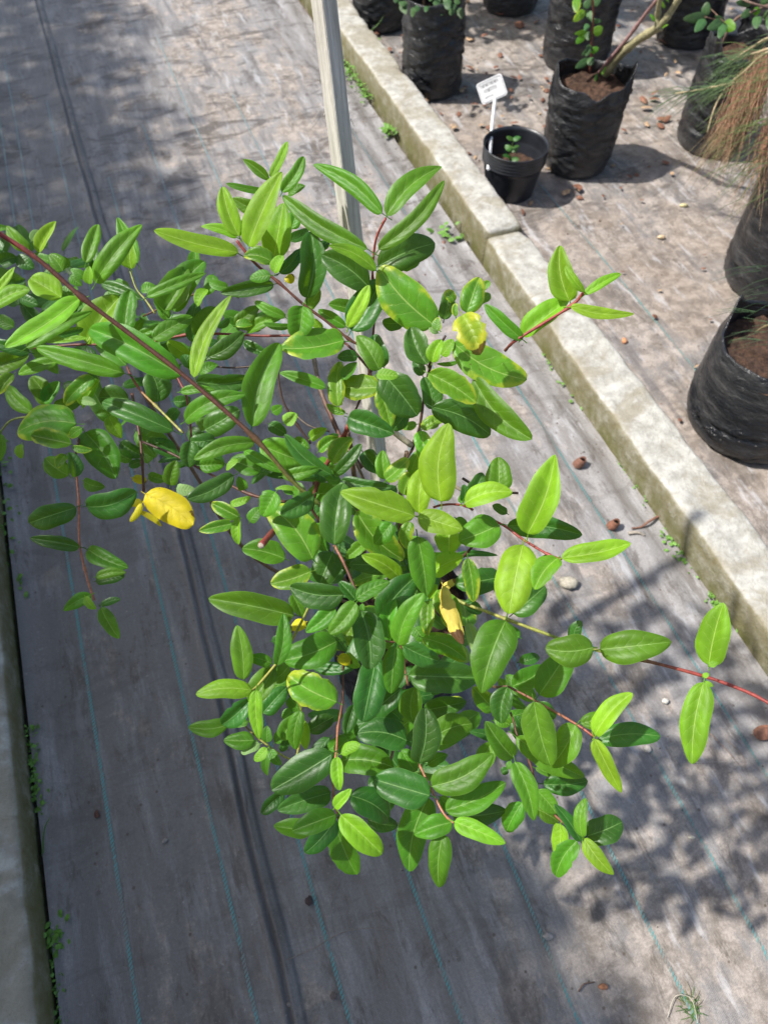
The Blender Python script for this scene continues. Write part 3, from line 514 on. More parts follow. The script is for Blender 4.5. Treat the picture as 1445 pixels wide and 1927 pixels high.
RED = (.30, .055, .045); BRN = (.115, .045, .028); DBR = (.06, .032, .024); GRN = (.19, .24, .045); YEL = (.34, .33, .07); PNK = (.42, .17, .10); GRY = (.22, .17, .13)
STEMS = [
 (.0024, .68, .80, [RED, RED, BRN, BRN, BRN, BRN, (.14, .13, .03), GRN], [(-30, 422), (0, 440), (75, 490), (155, 560), (240, 625), (360, 718), (480, 825), (550, 905), (605, 952)]),
 (.0018, .85, .73, [GRN, YEL, YEL, GRN, RED, RED, RED], [(840, 1115), (872, 1135), (905, 1147), (952, 1165), (1020, 1190), (1100, 1218), (1200, 1240), (1322, 1272), (1400, 1300), (1450, 1325), (1500, 1352)]),
 (.0013, .79, .86, [RED, RED, BRN], [(726, 410), (709, 445), (703, 480), (701, 525), (705, 590), (700, 650)]),
 (.0016, .83, .86, [RED, BRN, BRN], [(446, 453), (463, 475), (485, 500), (524, 531), (570, 572), (612, 603), (656, 638), (690, 665), (700, 740)]),
 (.0017, 1.02, .96, [BRN, RED, BRN], [(60, 655), (160, 648), (250, 650), (350, 630), (410, 628), (490, 632), (560, 632), (640, 640), (700, 700)]),
 (.0012, 1.02, .97, [BRN, BRN], [(270, 595), (330, 568), (400, 545), (450, 560)]),
 (.0012, .99, .95, [DBR, DBR], [(370, 690), (404, 690), (440, 692), (487, 686), (520, 665), (560, 650)]),
 (.0030, .98, .90, [GRY, BRN, BRN], [(590, 668), (603, 732), (622, 780), (645, 830), (680, 880)]),
 (.0030, .87, .95, [RED, BRN], [(656, 800), (645, 825), (617, 870), (600, 900), (585, 960)]),
 (.0016, .97, .98, [DBR, DBR], [(523, 660), (523, 700), (533, 755), (560, 800), (585, 835)]),
 (.0011, .97, .96, [GRY, DBR], [(545, 770), (580, 800), (620, 812)]),
 (.0017, .84, .90, [BRN, DBR, DBR], [(812, 680), (800, 730), (790, 800), (780, 830), (773, 850), (740, 900)]),
 (.0013, .80, .84, [DBR, BRN], [(838, 632), (815, 670), (806, 690)]),
 (.0014, .84, .92, [BRN, DBR], [(700, 665), (690, 720), (672, 765), (655, 805), (665, 850)]),
 (.0016, .78, .76, [PNK, BRN, BRN], [(629, 1026), (645, 1055), (665, 1100), (675, 1128)]),
 (.0013, .85, .83, [BRN, BRN, PNK, PNK, BRN], [(640, 1160), (644, 1220), (645, 1310), (636, 1370), (633, 1412), (628, 1450), (628, 1500), (637, 1540)]),
 (.0013, .77, .73, [RED, RED, RED], [(930, 980), (951, 991), (985, 1016), (1032, 1044), (1056, 1052)]),
 (.0013, .82, .78, [BRN, PNK, RED], [(954, 1291), (1004, 1317), (1081, 1361), (1117, 1386)]),
 (.0012, .86, .80, [BRN, BRN, PNK], [(960, 1340), (967, 1360), (973, 1384), (996, 1434), (1012, 1486), (1040, 1530), (1075, 1560), (1094, 1575)]),
 (.0014, .90, .88, [BRN, PNK, PNK, PNK], [(150, 825), (143, 860), (145, 900), (149, 945), (149, 1000), (152, 1035), (160, 1070), (168, 1100), (178, 1130)]),
 (.0012, .80, .76, [PNK, PNK, PNK], [(788, 1437), (813, 1489), (835, 1531), (853, 1548)]),
 (.0014, .79, .82, [GRN, YEL, YEL], [(592, 1110), (586, 1130), (570, 1165), (534, 1232), (515, 1255), (485, 1290), (472, 1302)]),
 (.0012, .90, .87, [BRN, YEL, YEL, YEL, PNK, BRN], [(452, 1357), (490, 1392), (545, 1428), (562, 1408), (567, 1336), (558, 1310), (600, 1270)]),
 (.0014, .90, .86, [BRN, RED, YEL, YEL], [(240, 690), (246, 705), (265, 735), (293, 763), (320, 790), (345, 815)]),
 (.0016, .97, .95, [RED, BRN], [(330, 690), (335, 711), (352, 750), (360, 830), (350, 870)]),
 (.0018, .98, .95, [BRN, BRN, BRN], [(249, 740), (258, 790), (265, 830), (268, 870), (271, 925)]),
 (.0017, 1.0, .93, [DBR, BRN, BRN], [(265, 830), (326, 855), (398, 893), (470, 930), (540, 945)]),
 (.0035, .76, .84, [RED, BRN, BRN], [(491, 1027), (512, 1003), (530, 985), (560, 950)]),
 (.0016, .78, .74, [BRN, RED, RED], [(950, 660), (961, 648), (980, 634), (1072, 577), (1099, 549)]),
 (.0013, .80, .80, [RED, RED], [(815, 955), (828, 951), (850, 949), (875, 952), (890, 960)]),
 (.0016, .86, .84, [DBR, DBR], [(870, 900), (900, 918), (930, 926), (975, 928)]),
 (.0016, .88, .84, [BRN, DBR], [(855, 1064), (864, 1054), (884, 1034), (900, 1010)]),
 (.0014, 1.0, .98, [GRN, GRN], [(-10, 830), (0, 815), (22, 791), (58, 782), (80, 765)]),
 (.0012, .93, .92, [GRN, YEL], [(244, 505), (257, 543), (275, 565), (292, 590)]),
 (.0018, .90, .93, [BRN, BRN], [(575, 940), (585, 955), (600, 977), (640, 1010)]),
 (.0012, .80, .84, [BRN, PNK], [(700, 1195), (728, 1207), (752, 1212), (760, 1250), (768, 1290)]),
 (.0020, .84, .98, [GRY, DBR, BRN], [(665, 860), (690, 920), (700, 1000), (720, 1060)]),
]
for (rad, d0, d1, cols, pts) in STEMS:
    P = smooth_path([PT(x, y, d0 + (d1 - d0) * i / (len(pts) - 1)) for i, (x, y) in enumerate(pts)], 5)
    C = []
    for i in range(len(P)):
        t = i / (len(P) - 1) * (len(cols) - 1); k = min(int(t), len(cols) - 2); f = t - k
        C.append(tuple(cols[k][j] * (1 - f) + cols[k + 1][j] * f for j in range(3)))
    R_ = [rad * (1 + .08 * math.sin(i * 1.7)) * (1.5 if i % 15 == 0 and 0 < i < len(P) - 1 else 1) for i in range(len(P))]
    mb = MB(); tube(mb, P, R_, C, 7)
    if rad == .0035: tube(mb, [P[0] - (P[1] - P[0]) * .05, P[0] + (P[1] - P[0]) * .02], [.0034, .0036], (.5, .42, .33), 7)
    if rad == .0024:                                            # the fine hairs on the long shoot
        for i in range(260):
            k = lr.randrange(0, len(P) - 1); q = P[k] + (P[k + 1] - P[k]) * lr.random(); v = np.array([lr.uniform(-1, 1), lr.uniform(-1, 1), lr.uniform(-1, 1)]); v /= np.linalg.norm(v)
            tube(mb, [q, q + v * .0042], [.00012, .00005], (.5, .35, .25), 3, False)
    mb.build('stem', M['stem'], plant)
# the cut pale stub and the trunks rising from the bag
mb = MB(); tube(mb, smooth_path([PT(735, 806, .86), PT(750, 820, .87), PT(775, 838, .88)], 3), .0036, (.46, .40, .30), 8)
mb.build('cut_stub', M['stem'], plant); mb = MB(); tube(mb, smooth_path([PT(838, 905, .9), PT(868, 922, .9), PT(885, 935, .91)], 3), .0022, (.30, .25, .18), 8); mb.build('cut_stub', M['stem'], plant)
for pts, r0 in (([(0.02, .60, .28), PT(690, 1060, 1.16), PT(672, 930, 1.0), PT(655, 815, .90)], .005), ([(.05, .62, .28), PT(760, 1100, 1.18), PT(752, 960, 1.0), PT(765, 850, .92)], .0042), ([(0.0, .58, .28), PT(640, 1080, 1.16), PT(600, 980, 1.05), PT(590, 900, .97)], .0036), ([(.06, .58, .28), PT(850, 1260, 1.15), PT(920, 1290, .98), PT(956, 1292, .84)], .0028), ([(.03, .56, .28), PT(760, 1330, 1.1), PT(735, 1440, .98), PT(790, 1440, .86)], .0028), ([(-.03, .60, .29), PT(480, 1050, 1.2), PT(360, 880, 1.08), PT(270, 740, 1.0)], .0036), ([(-.02, .58, .29), PT(560, 1180, 1.12), PT(500, 1300, 1.0), PT(452, 1357, .92)], .0024)):
    P = smooth_path(pts, 6); mb = MB(); tube(mb, P, [r0 * (1 - .45 * i / len(P)) for i in range(len(P))], (.17, .10, .06), 8); mb.build('trunk', M['stem'], plant)

# ---------------------------------------------------------------- stake
def stake():
    A = np.array(PT(742, 1130, 1.33)); Bp = np.array(PT(603, -60, .80)); Bp = Bp + (Bp - A) * .03; A = A - (Bp - A) * .05
    ax = (Bp - A); L = np.linalg.norm(ax); ax /= L
    # one arris faces the camera so that a sunlit and a shaded face show
    v = CAM - (A + Bp) / 2; v -= ax * (v @ ax); v /= np.linalg.norm(v); r_ = np.cross(ax, v)
    ang = math.radians(7); w1 = v * math.cos(math.radians(45) + ang) - r_ * math.sin(math.radians(45) + ang); w2 = np.cross(ax, w1); h = .0106
    mb = MB(); n = 60; prof = []
    c_ = .12
    for sx, sy in ((-1, -1), (1, -1), (1, 1), (-1, 1)):
        if (sx, sy) == (-1, -1): prof += [(-1, -1 + c_), (-1 + c_, -1)]
        if (sx, sy) == (1, -1): prof += [(1 - c_, -1), (1, -1 + c_)]
        if (sx, sy) == (1, 1): prof += [(1, 1 - c_), (1 - c_, 1)]
        if (sx, sy) == (-1, 1): prof += [(-1 + c_, 1), (-1, 1 - c_)]
    V = []; m_ = len(prof)
    for i in range(n + 1):
        t = i / n * L
        for (a, b) in prof:
            d = 1 + .035 * nz(a * 2, b * 2, t * 22); V.append((a * h * d + .0016 * nz(t * 3, 1), b * h * d + .0016 * nz(t * 3, 9), t))
    F = [(i * m_ + k, i * m_ + (k + 1) % m_, (i + 1) * m_ + (k + 1) % m_, (i + 1) * m_ + k) for i in range(n) for k in range(m_)]
    F += [tuple(range(m_ - 1, -1, -1)), tuple(n * m_ + k for k in range(m_))]
    mb.add(V, F)
    r = random.Random(3)
    for _ in range(46):
        t = r.uniform(.1, .98) * L; a = r.choice((-1, 1)); b = r.choice((-1, 1)); p = np.array([a * h, b * h, t]); q = p + np.array([a * r.uniform(0, .004), b * r.uniform(0, .004), r.uniform(-.012, .012)])
        tube(mb, [p, (p + q) / 2 + .001, q], [.0005, .0003, .0001], sides=3, caps=False)
    o = mb.build('wooden_stake', M['wood'], smooth=False)
    from mathutils import Matrix
    R = Matrix(((w1[0], w2[0], ax[0]), (w1[1], w2[1], ax[1]), (w1[2], w2[2], ax[2]))); o.matrix_world = Matrix.Translation(Vector(A)) @ R.to_4x4()
    return tag(o, 'square weathered wooden stake rising out of the honeysuckle to the top edge', 'stake')
stake()

# ---------------------------------------------------------------- nursery bags: a crumpled sleeve with a turned, notched rim, filled with soil
def bag(c, r, h, soil, seed, label, lean=(0, 0), rim_amp=.03, squash=1.0, flare=0.0, peak=None, nf=34):
    t = empty('nursery_bag', (c[0], c[1], 0)); tag(t, ' '.join(label.split()[:16]), 'plant bag', 'black nursery bags filled with soil')
    rr = random.Random(seed); ns = 84; nh = 36; V = []; C = []
    p1, p2 = rr.random() * 6, rr.random() * 6
    folds = [(rr.uniform(.12, .95) * h, rr.uniform(0, 6.28), rr.uniform(.7, 2.2), rr.uniform(-.5, .5) * .16, rr.uniform(.003, .0085)) for _ in range(nf)]
    for j in range(nh + 1):
        f = j / nh
        for k in range(ns):
            th = 2 * math.pi * k / ns
            top = h + rim_amp * (.55 * math.sin(2 * th + p1) + .35 * math.sin(3 * th + p2) + .5 * nz(math.cos(th) * 2.2, math.sin(th) * 2.2, seed))
            if peak is not None:
                for (pa, ph_) in peak: top += ph_ * math.exp(-(((th - pa + math.pi) % (2 * math.pi) - math.pi) / .22) ** 2)
            z = f * top
            rad = r * (1 - .20 * math.exp(-z / .018)) * (1 + flare * (z / h)) * (1 + .05 * math.sin(2 * th + p2) * f)
            over = max(0, z - soil) / .05
            rad *= 1 - .05 * min(1, over) + .03 * math.sin(5 * th + p1) * min(1, over)
            rad += .0035 * nz(math.cos(th) * 5, math.sin(th) * 5, z * 16 + seed) + .0022 * nz(math.cos(th) * 13, math.sin(th) * 13, z * 55 + seed)
            for (fz, fa, fw_, fs, fd) in folds:
                da = (th - fa + math.pi) % (2 * math.pi) - math.pi
                if abs(da) < fw_: rad -= fd * math.cos(da / fw_ * 1.57) * math.exp(-((z - fz - fs * da) / .0055) ** 2); rad += .6 * fd * math.cos(da / fw_ * 1.57) * math.exp(-((z - fz - .010 - fs * da) / .006) ** 2)
            V.append((rad * math.cos(th) + lean[0] * z, rad * math.sin(th) * squash + lean[1] * z, max(.002, z)))
    F = [(j * ns + k, j * ns + (k + 1) % ns, (j + 1) * ns + (k + 1) % ns, (j + 1) * ns + k) for j in range(nh) for k in range(ns)]
    b0 = len(V)                                                   # the inner face, so that the plastic has thickness
    for j in range(9):
        f = j / 8
        for k in range(ns):
            x, y, z = V[nh * ns + k]; zz = z + (soil - .02 - z) * f; q = 1 - .018 - .02 * math.sin(f * 3.1); V.append(((x - lean[0] * z) * q + lean[0] * zz, (y - lean[1] * z) * q + lean[1] * zz, zz))
    F += [(nh * ns + k, nh * ns + (k + 1) % ns, b0 + (k + 1) % ns, b0 + k) for k in range(ns)]
    F += [(b0 + j * ns + k, b0 + j * ns + (k + 1) % ns, b0 + (j + 1) * ns + (k + 1) % ns, b0 + (j + 1) * ns + k) for j in range(8) for k in range(ns)]
    F.append(tuple(range(ns - 1, -1, -1)))
    mb = MB(); mb.add(V, F); o = mb.build('sleeve', M['plastic'], t, loc=(0, 0, 0))
    mb = MB(); V = [(lean[0] * soil, lean[1] * soil, soil + .006)]; F = []; nr = 12; ks = 48
    for i in range(1, nr + 1):
        for k in range(ks):
            th = 2 * math.pi * k / ks; q = r * .955 * (1 + flare * soil / h) * i / nr
            V.append((q * math.cos(th) + lean[0] * soil, q * math.sin(th) * squash + lean[1] * soil, soil + .018 * nz(q * 30 * math.cos(th), q * 30 * math.sin(th), seed) + .008 * nz(q * 90 * math.cos(th), q * 90 * math.sin(th), seed)))
    F = [(0, 1 + k, 1 + (k + 1) % ks) for k in range(ks)] + [(1 + i * ks + k, 1 + (i + 1) * ks + k, 1 + (i + 1) * ks + (k + 1) % ks, 1 + i * ks + (k + 1) % ks) for i in range(nr - 1) for k in range(ks)]
    mb.add(V, F); mb.build('soil', M['soil'], t, loc=(0, 0, 0))
    return t
bag((.03, .60), .125, .31, .27, 1, 'black bag almost hidden beneath the honeysuckle leaves', rim_amp=.015)
bag((.185, 3.02), .117, .33, .25, 2, 'tall black bag beside the kerb with leafy sprigs hanging over its rim', peak=[(3.4, .04)], rim_amp=.02)
bag((-.01, 3.58), .125, .36, .28, 3, 'black bag at the top edge of the photo touching the kerb, leftmost of the bags')
bag((.558, 3.74), .125, .33, .28, 4, 'black bag cut off by the top edge, midway between the kerbside bag and forked branch')
bag((.775, 3.235), .135, .36, .30, 5, 'dusty black bag directly behind the one with the forked branch')
bag((1.27, 3.44), .13, .36, .30, 6, 'black bag in shade at the top edge, right of the forked branch')
bag((.672, 2.50), .118, .305, .26, 7, 'crumpled black bag with pointed torn rim, holding the forked branch', flare=.08, peak=[(3.3, .045), (-.1, .035), (-1.6, -.02)], rim_amp=.012)
bag((1.175, 2.63), .118, .345, .285, 8, 'black bag partly behind the hanging dry brown needles', peak=[(3.6, .04)], flare=.05)
bag((1.185, 1.86), .155, .42, .34, 9, 'large glossy black bag cut off by the right edge, above the one with open brown soil', peak=[(2.6, .02)], nf=10)
bag((.955, 1.30), .168, .275, .235, 10, 'wide slumped black bag with open brown soil at the right edge', peak=[(2.4, .05), (-1.3, -.05), (-.6, -.04)], flare=-.06, rim_amp=.014, nf=9)
bag((1.55, 3.25), .13, .35, .3, 12, 'black bag at the top right corner behind the green needles')
bag((.30, 4.15), .13, .35, .3, 13, 'black bag farthest back above the photo top, beyond the kerbside bag')

def ring_pot(c, r0, r1, h):
    t = empty('flower_pot', (c[0], c[1], 0)); tag(t, 'small black plastic pot with ringed rim beside the kerb', 'pot')
    prof = [(0, .001), (r0 * .9, 0), (r0, .004)]
    for i in range(9): prof.append((r0 + (r1 * .95 - r0) * i / 8, .01 + (h * .68 - .01) * i / 8))
    z = h * .69
    for i in range(5): prof += [(r1 * .985, z), (r1 * 1.0, z + .003), (r1 * 1.0, z + .006), (r1 * .985, z + .009)]; z += (h - h * .69) / 5
    prof += [(r1 * 1.02, h), (r1 * 1.02, h + .003), (r1 * .99, h + .003)]
    zz = h - .004
    for i in range(6): prof += [(r1 * .965, zz), (r1 * .95, zz - .003)]; zz -= .0085
    prof += [(r1 * .92, zz - .01), (r0 * 1.02, .06)]
    ns = 64; V = []
    for (r, z) in prof:
        for k in range(ns): th = 6.28318 * k / ns; V.append((r * math.cos(th), r * math.sin(th), z))
    F = [(j * ns + k, j * ns + (k + 1) % ns, (j + 1) * ns + (k + 1) % ns, (j + 1) * ns + k) for j in range(len(prof) - 1) for k in range(ns)]
    mb = MB(); mb.add(V, F); mb.build('body', M['pot'], t, loc=(0, 0, 0))
    mb = MB(); V = [(0, 0, .088)]
    for i in range(1, 9):
        for k in range(32): th = 6.28318 * k / 32; q = r1 * .9 * i / 8; V.append((q * math.cos(th), q * math.sin(th), .085 + .008 * nz(q * 60 * math.cos(th), q * 60 * math.sin(th), 4)))
    mb.add(V, [(0, 1 + k, 1 + (k + 1) % 32) for k in range(32)] + [(1 + i * 32 + k, 1 + (i + 1) * 32 + k, 1 + (i + 1) * 32 + (k + 1) % 32, 1 + i * 32 + (k + 1) % 32) for i in range(7) for k in range(32)])
    mb.build('soil', M['soil'], t, loc=(0, 0, 0)); return t
PC = (.428, 2.34); ring_pot(PC, .080, .105, .165)

# white name tag standing in the pot; its print is too worn to read, rows of small strokes
def sign_tag():
    foot = np.array([PC[0] - .085, PC[1] - .015, .13]); topm = np.array(PT(926, 186, 2.53))
    c = np.array(PT(925, 168, 2.52)); R_ = PT(951, 150, 2.53) - PT(900, 172, 2.50); R_ /= np.linalg.norm(R_); U_ = PT(946, 142, 2.53) - PT(948, 182, 2.53)
    R_ = np.array([.80, -.22, .50]); R_ /= np.linalg.norm(R_); U_ = topm - foot; U_ -= R_ * (U_ @ R_) ; U_ /= np.linalg.norm(U_)
    U_ = np.array([-.06, .25, .9]); U_ -= R_ * (U_ @ R_); U_ /= np.linalg.norm(U_)
    Nn = np.cross(R_, U_); Nn = -Nn if Nn @ (CAM - c) < 0 else Nn
    t = empty('plant_tag', foot); tag(t, 'white plastic name tag with faint grey print in the small ringed pot', 'tag')
    hw, hh, cr = .047, .034, .009; out = []
    for (sx, sy, a0) in ((1, 1, 0), (-1, 1, 90), (-1, -1, 180), (1, -1, 270)):
        for k in range(5): a = math.radians(a0 + 22.5 * k); out.append((sx * (hw - cr) + cr * math.cos(a), sy * (hh - cr) + cr * math.sin(a)))
    mb = MB(); n = len(out); V = [c + R_ * a + U_ * b + Nn * .0012 for a, b in out] + [c + R_ * a + U_ * b - Nn * .0012 for a, b in out]
    mb.add(V, [tuple(range(n)), tuple(range(2 * n - 1, n - 1, -1))] + [(k, (k + 1) % n + 0, (k + 1) % n + n, k + n) for k in range(n)]); mb.build('plate', M['white'], t, smooth=False)
    mb = MB(); e = c - U_ * (hh - .002)
    tube(mb, [foot - (topm - foot) * .2, (foot + e) / 2, e], .0052, sides=4); mb.build('stalk', M['white'], t, smooth=False)
    mb = MB(); inn = [(a * .90, b * .87) for a, b in out]
    tube(mb, [c + R_ * a + U_ * b + Nn * .0016 for a, b in inn + inn[:1]], .0007, sides=4, caps=False); 
    r = random.Random(8)
    for (yy, x0, x1, hgt) in ((.0145, -.034, .034, .0095), (-.003, -.026, .022, .0105), (-.019, -.03, -.004, .004)):
        x = x0
        while x < x1:
            k = r.random(); q = c + Nn * .0020
            def bar(xa, ya, xb, yb, w=.0010):
                d = np.array([xb - xa, yb - ya]); d = d / (np.linalg.norm(d) + 1e-9); pr = np.array([-d[1], d[0]]) * w
                P4 = [(xa + pr[0], ya + pr[1]), (xa - pr[0], ya - pr[1]), (xb - pr[0], yb - pr[1]), (xb + pr[0], yb + pr[1])]
                mb.add([q + R_ * a + U_ * b for a, b in P4], [(0, 1, 2, 3)])
            bar(x, yy, x, yy + hgt)
            if k < .4: bar(x, yy + hgt, x + .0032, yy + hgt)
            if .3 < k < .75: bar(x, yy + hgt * .5, x + .003, yy + hgt * .5, .0006)
            if k > .5: bar(x + .0033, yy, x + .0033, yy + hgt)
            x += .0062
    mb.build('lettering', M['ink'], t, smooth=False)
sign_tag()

def small_leaf_on(parent, B, v, L, Wd, m, r, nrm=None, name='leaf'):
    v = np.array(v, float); v /= np.linalg.norm(v); mb = MB()
    leaf_geom(mb, B, np.array(B) + v * L, Wd, r, arch=.06, nu=7, nv=2, petiole=.1, nrm=nrm if nrm is not None else np.array([-.3, -.5, 1.0]) + .4 * np.array([r.uniform(-1, 1), r.uniform(-1, 1), 0]))
    return mb.build(name, m, parent)
r = random.Random(21)
# seedling in the pot
t = empty('seedling', (PC[0] - .01, PC[1] - .01, .085)); tag(t, 'tiny green seedling growing in the small ringed pot', 'seedling')
b = np.array(t.location); mb = MB(); tube(mb, [b, b + (-.004, 0, .03), b + (-.006, .004, .06), b + (0, .01, .10)], .0016, GRN); mb.build('stem', M['stem'], t)
for (dz, vx, vy, L) in ((.035, .8, -.5, .032), (.045, -.8, -.3, .03), (.06, .5, .4, .034), (.065, -.6, .5, .028), (.10, .7, .1, .026), (.10, -.7, .2, .024)):
    small_leaf_on(t, b + (-.004, 0, dz), (vx, vy, .25), L, L * .7, M['d'], r)
# forked branch and leafy shoot in the crumpled bag
t = empty('forked_shrub', (.74, 2.52, .27)); tag(t, 'bare forked pale-barked branch rising to the top edge from the crumpled bag', 'shrub')
PB = (.34, .31, .17)
def branch(px, ds, r0, r1, col, parent, name='branch'):
    P = smooth_path([PT(x, y, d) for (x, y), d in zip(px, ds)], 5); mb = MB(); tube(mb, P, [(r0 + (r1 - r0) * i / len(P)) * (1.25 if i % 6 == 0 else 1) for i in range(len(P))], col, 8); return mb.build(name, M['bark'], parent), P
branch([(1128, 158), (1142, 135), (1170, 100), (1200, 75), (1228, 58), (1243, 48)], [2.50, 2.45, 2.36, 2.28, 2.2, 2.15], .0135, .0115, PB, t, 'trunk')
branch([(1240, 50), (1252, 35), (1268, 12), (1285, -20), (1300, -60)], [2.16, 2.13, 2.1, 2.05, 2.0], .010, .0075, PB, t)
branch([(1236, 54), (1237, 30), (1240, 5), (1248, -30)], [2.16, 2.14, 2.1, 2.05], .009, .007, PB, t)
branch([(1118, 150), (1140, 120), (1180, 72), (1215, 25), (1245, -10)], [2.50, 2.42, 2.3, 2.2, 2.1], .006, .005, (.30, .17, .16), t)
for (x, y, d, vx, vy) in ((1232, 40, 2.14, -.6, .3), (1250, 15, 2.12, -.5, .2), (1245, 52, 2.15, .3, -.6), (1258, 4, 2.1, -.8, 0), (1132, 140, 2.42, .3, .4), (1120, 152, 2.46, .1, .8)): small_leaf_on(t, PT(x, y, d), (vx, vy, .5), .025, .010, M['g'], r)
t = empty('leafy_shoot', (.70, 2.52, .27)); tag(t, 'upright reddish shoot with small round leaves in the crumpled bag', 'shoot')
o, P = branch([(1108, 140), (1112, 110), (1113, 70), (1116, 30), (1114, -10), (1116, -50)], [2.50, 2.44, 2.35, 2.26, 2.18, 2.1], .0035, .0025, (.26, .09, .06), t, 'stem')
for (x, y, tx, ty, w, c) in ((1108, 112, 1082, 128, 12, 'g'), (1110, 108, 1112, 124, 13, 'g'), (1112, 98, 1126, 90, 11, 'p'), (1100, 65, 1083, 82, 12, 'p'), (1105, 60, 1080, 64, 8, 'y'), (1116, 62, 1134, 52, 15, 'y'), (1104, 60, 1108, 76, 10, 'g'), (1112, 40, 1132, 40, 8, 'g'), (1100, 20, 1078, 40, 14, 'k'), (1085, -6, 1084, 24, 14, 'k'), (1104, 22, 1116, 38, 12, 'g'), (1098, 14, 1112, 0, 12, 'g'), (1106, 45, 1100, 58, 9, 'g'), (1110, 84, 1102, 106, 10, 'g'), (1112, 92, 1094, 104, 9, 'd'), (1114, 10, 1130, -6, 13, 'g')):
    d = 2.25 + .0016 * y; mb = MB(); leaf_geom(mb, PT(x, y, d), PT(tx, ty, d - .01), w / FPX * d * 1.15, r, nu=7, nv=2, arch=.05); mb.build('leaf', M[{'d': 'n', 'g': 'n', 'y': 'g', 'p': 'g'}.get(c, c)], t)
# sprigs over the kerbside bag
t = empty('bushy_seedling', (.20, 3.04, .25)); tag(t, 'small dark leaved plant spilling over the tall kerbside bag at the top edge', 'plant')
branch([(800, 24), (798, 0), (800, -40)], [2.72, 2.66, 2.58], .005, .004, (.2, .13, .08), t, 'stem')
for i in range(46):
    x = r.uniform(745, 875); y = r.uniform(-60, 18) if i > 12 else r.uniform(0, 22); d = r.uniform(2.5, 2.72); mb = MB()
    leaf_geom(mb, PT(x, y, d), PT(x + r.uniform(-7, 7), y + r.uniform(9, 20), d - .01), r.uniform(9, 15) / FPX * d, r, nu=6, nv=2, arch=.05); mb.build('leaf', M['n'], t)
# twigs with round leaves at the top right
t = empty('round_leaved_shrub', (1.24, 2.75, .29)); tag(t, 'arching twigs with small round green leaves above the bag, at the top right', 'shrub')
branch([(1350, 100), (1380, 40), (1420, 20), (1470, 0)], [2.45, 2.35, 2.3, 2.3], .005, .003, (.2, .13, .1), t); branch([(1475, 20), (1420, 8), (1380, -8)], [2.3, 2.28, 2.3], .004, .002, (.2, .13, .1), t)
branch([(1380, 45), (1350, 38), (1326, 32)], [2.36, 2.33, 2.3], .0025, .0015, (.25, .15, .1), t); branch([(1380, 44), (1372, 52), (1362, 42), (1330, 10)], [2.36, 2.33, 2.3, 2.3], .002, .0012, (.25, .15, .1), t)
for (x, y, tx, ty, w, c) in ((1328, 32, 1285, 36, 17, 'd'), (1326, 36, 1307, 60, 17, 'g'), (1326, 32, 1330, 3, 17, 'd'), (1362, 40, 1330, 55, 18, 'd'), (1364, 42, 1352, 72, 15, 'g'), (1362, 42, 1382, 56, 20, 'p'), (1362, 40, 1344, 30, 8, 'g'), (1412, 8, 1384, 4, 12, 'd'), (1416, 22, 1430, 20, 14, 'p'), (1412, 20, 1393, 32, 14, 'd'), (1424, 30, 1422, 54, 16, 'd'), (1430, 6, 1452, -6, 14, 'g'), (1436, 24, 1460, 36, 16, 'd'), (1400, -4, 1396, -24, 16, 'g'), (1450, 30, 1446, 56, 14, 'd'), (1370, -10, 1344, -6, 14, 'g')):
    mb = MB(); leaf_geom(mb, PT(x, y, 2.31), PT(tx, ty, 2.29), w / FPX * 2.4, r, nu=7, nv=2, arch=.06); mb.build('leaf', M[{'d': 'n', 'g': 'n', 'y': 'g', 'p': 'g'}.get(c, c)], t)
# needle tree: branches from the right edge with green needles and hanging dead brown ones
t = empty('needle_tree', (1.19, 1.88, .34)); tag(t, 'wispy casuarina with green needles and hanging dead brown ones at the right edge', 'tree')
NB = (.30, .23, .13)
P = smooth_path([(1.20, 1.88, .30), (1.31, 1.98, .5), (1.33, 2.05, .75), (1.28, 2.08, .88)], 6); mb = MB(); tube(mb, P, [.011 - .005 * i / len(P) for i in range(len(P))], NB, 8); mb.build('trunk', M['bark'], t)
brs = [[(1500, 60), (1445, 72), (1410, 92), (1380, 112), (1365, 125)], [(1500, 70), (1445, 92), (1400, 105), (1380, 108)], [(1500, 140), (1440, 148), (1390, 155), (1350, 162), (1310, 170), (1270, 176)], [(1500, 90), (1440, 100), (1400, 135), (1370, 160), (1345, 200), (1330, 250)]]
BP = []
for q in brs: o, P = branch(q, [1.9, 2.0, 2.05, 2.1, 2.12, 2.15][:len(q)], .0045, .0018, (.42, .33, .2), t); BP.append(P)
nd = MB()
def needle(mb, p, v, L, col, r_=.0007, droop=.3):
    v = np.array(v, float); v /= np.linalg.norm(v); mid = p + v * L * .5; e = p + v * L + np.array([0, 0, -droop * L]); tube(mb, [p, mid + np.array([0, 0, -droop * L * .2]), e], [r_, r_ * .8, r_ * .4], [col] * 3, 3, False)
for i in range(210):
    P = BP[r.choice((0, 1, 2, 2, 2))]; k = r.randrange(len(P) - 1); p = P[k]; bd = P[min(k + 1, len(P) - 1)] - P[max(0, k - 1)]; bd = bd / np.linalg.norm(bd)
    v = bd + np.array([r.uniform(-.8, .5), r.uniform(-.6, .6), r.uniform(-.5, .5)]); g_ = r.uniform(.7, 1.3); needle(nd, p, v, r.uniform(.05, .14), (.075 * g_, .14 * g_, .05 * g_))
for i in range(110):
    p = PT(r.uniform(1400, 1480), r.uniform(90, 380), r.uniform(1.8, 2.05)); g_ = r.uniform(.6, 1.2); needle(nd, p, (-1 + r.uniform(-.3, .5), r.uniform(-.5, .3), r.uniform(-1, .4)), r.uniform(.06, .14), (.12 * g_, .19 * g_, .05 * g_))
tag(nd.build('needles', M['needle'], t), kind='stuff')
dn = MB()
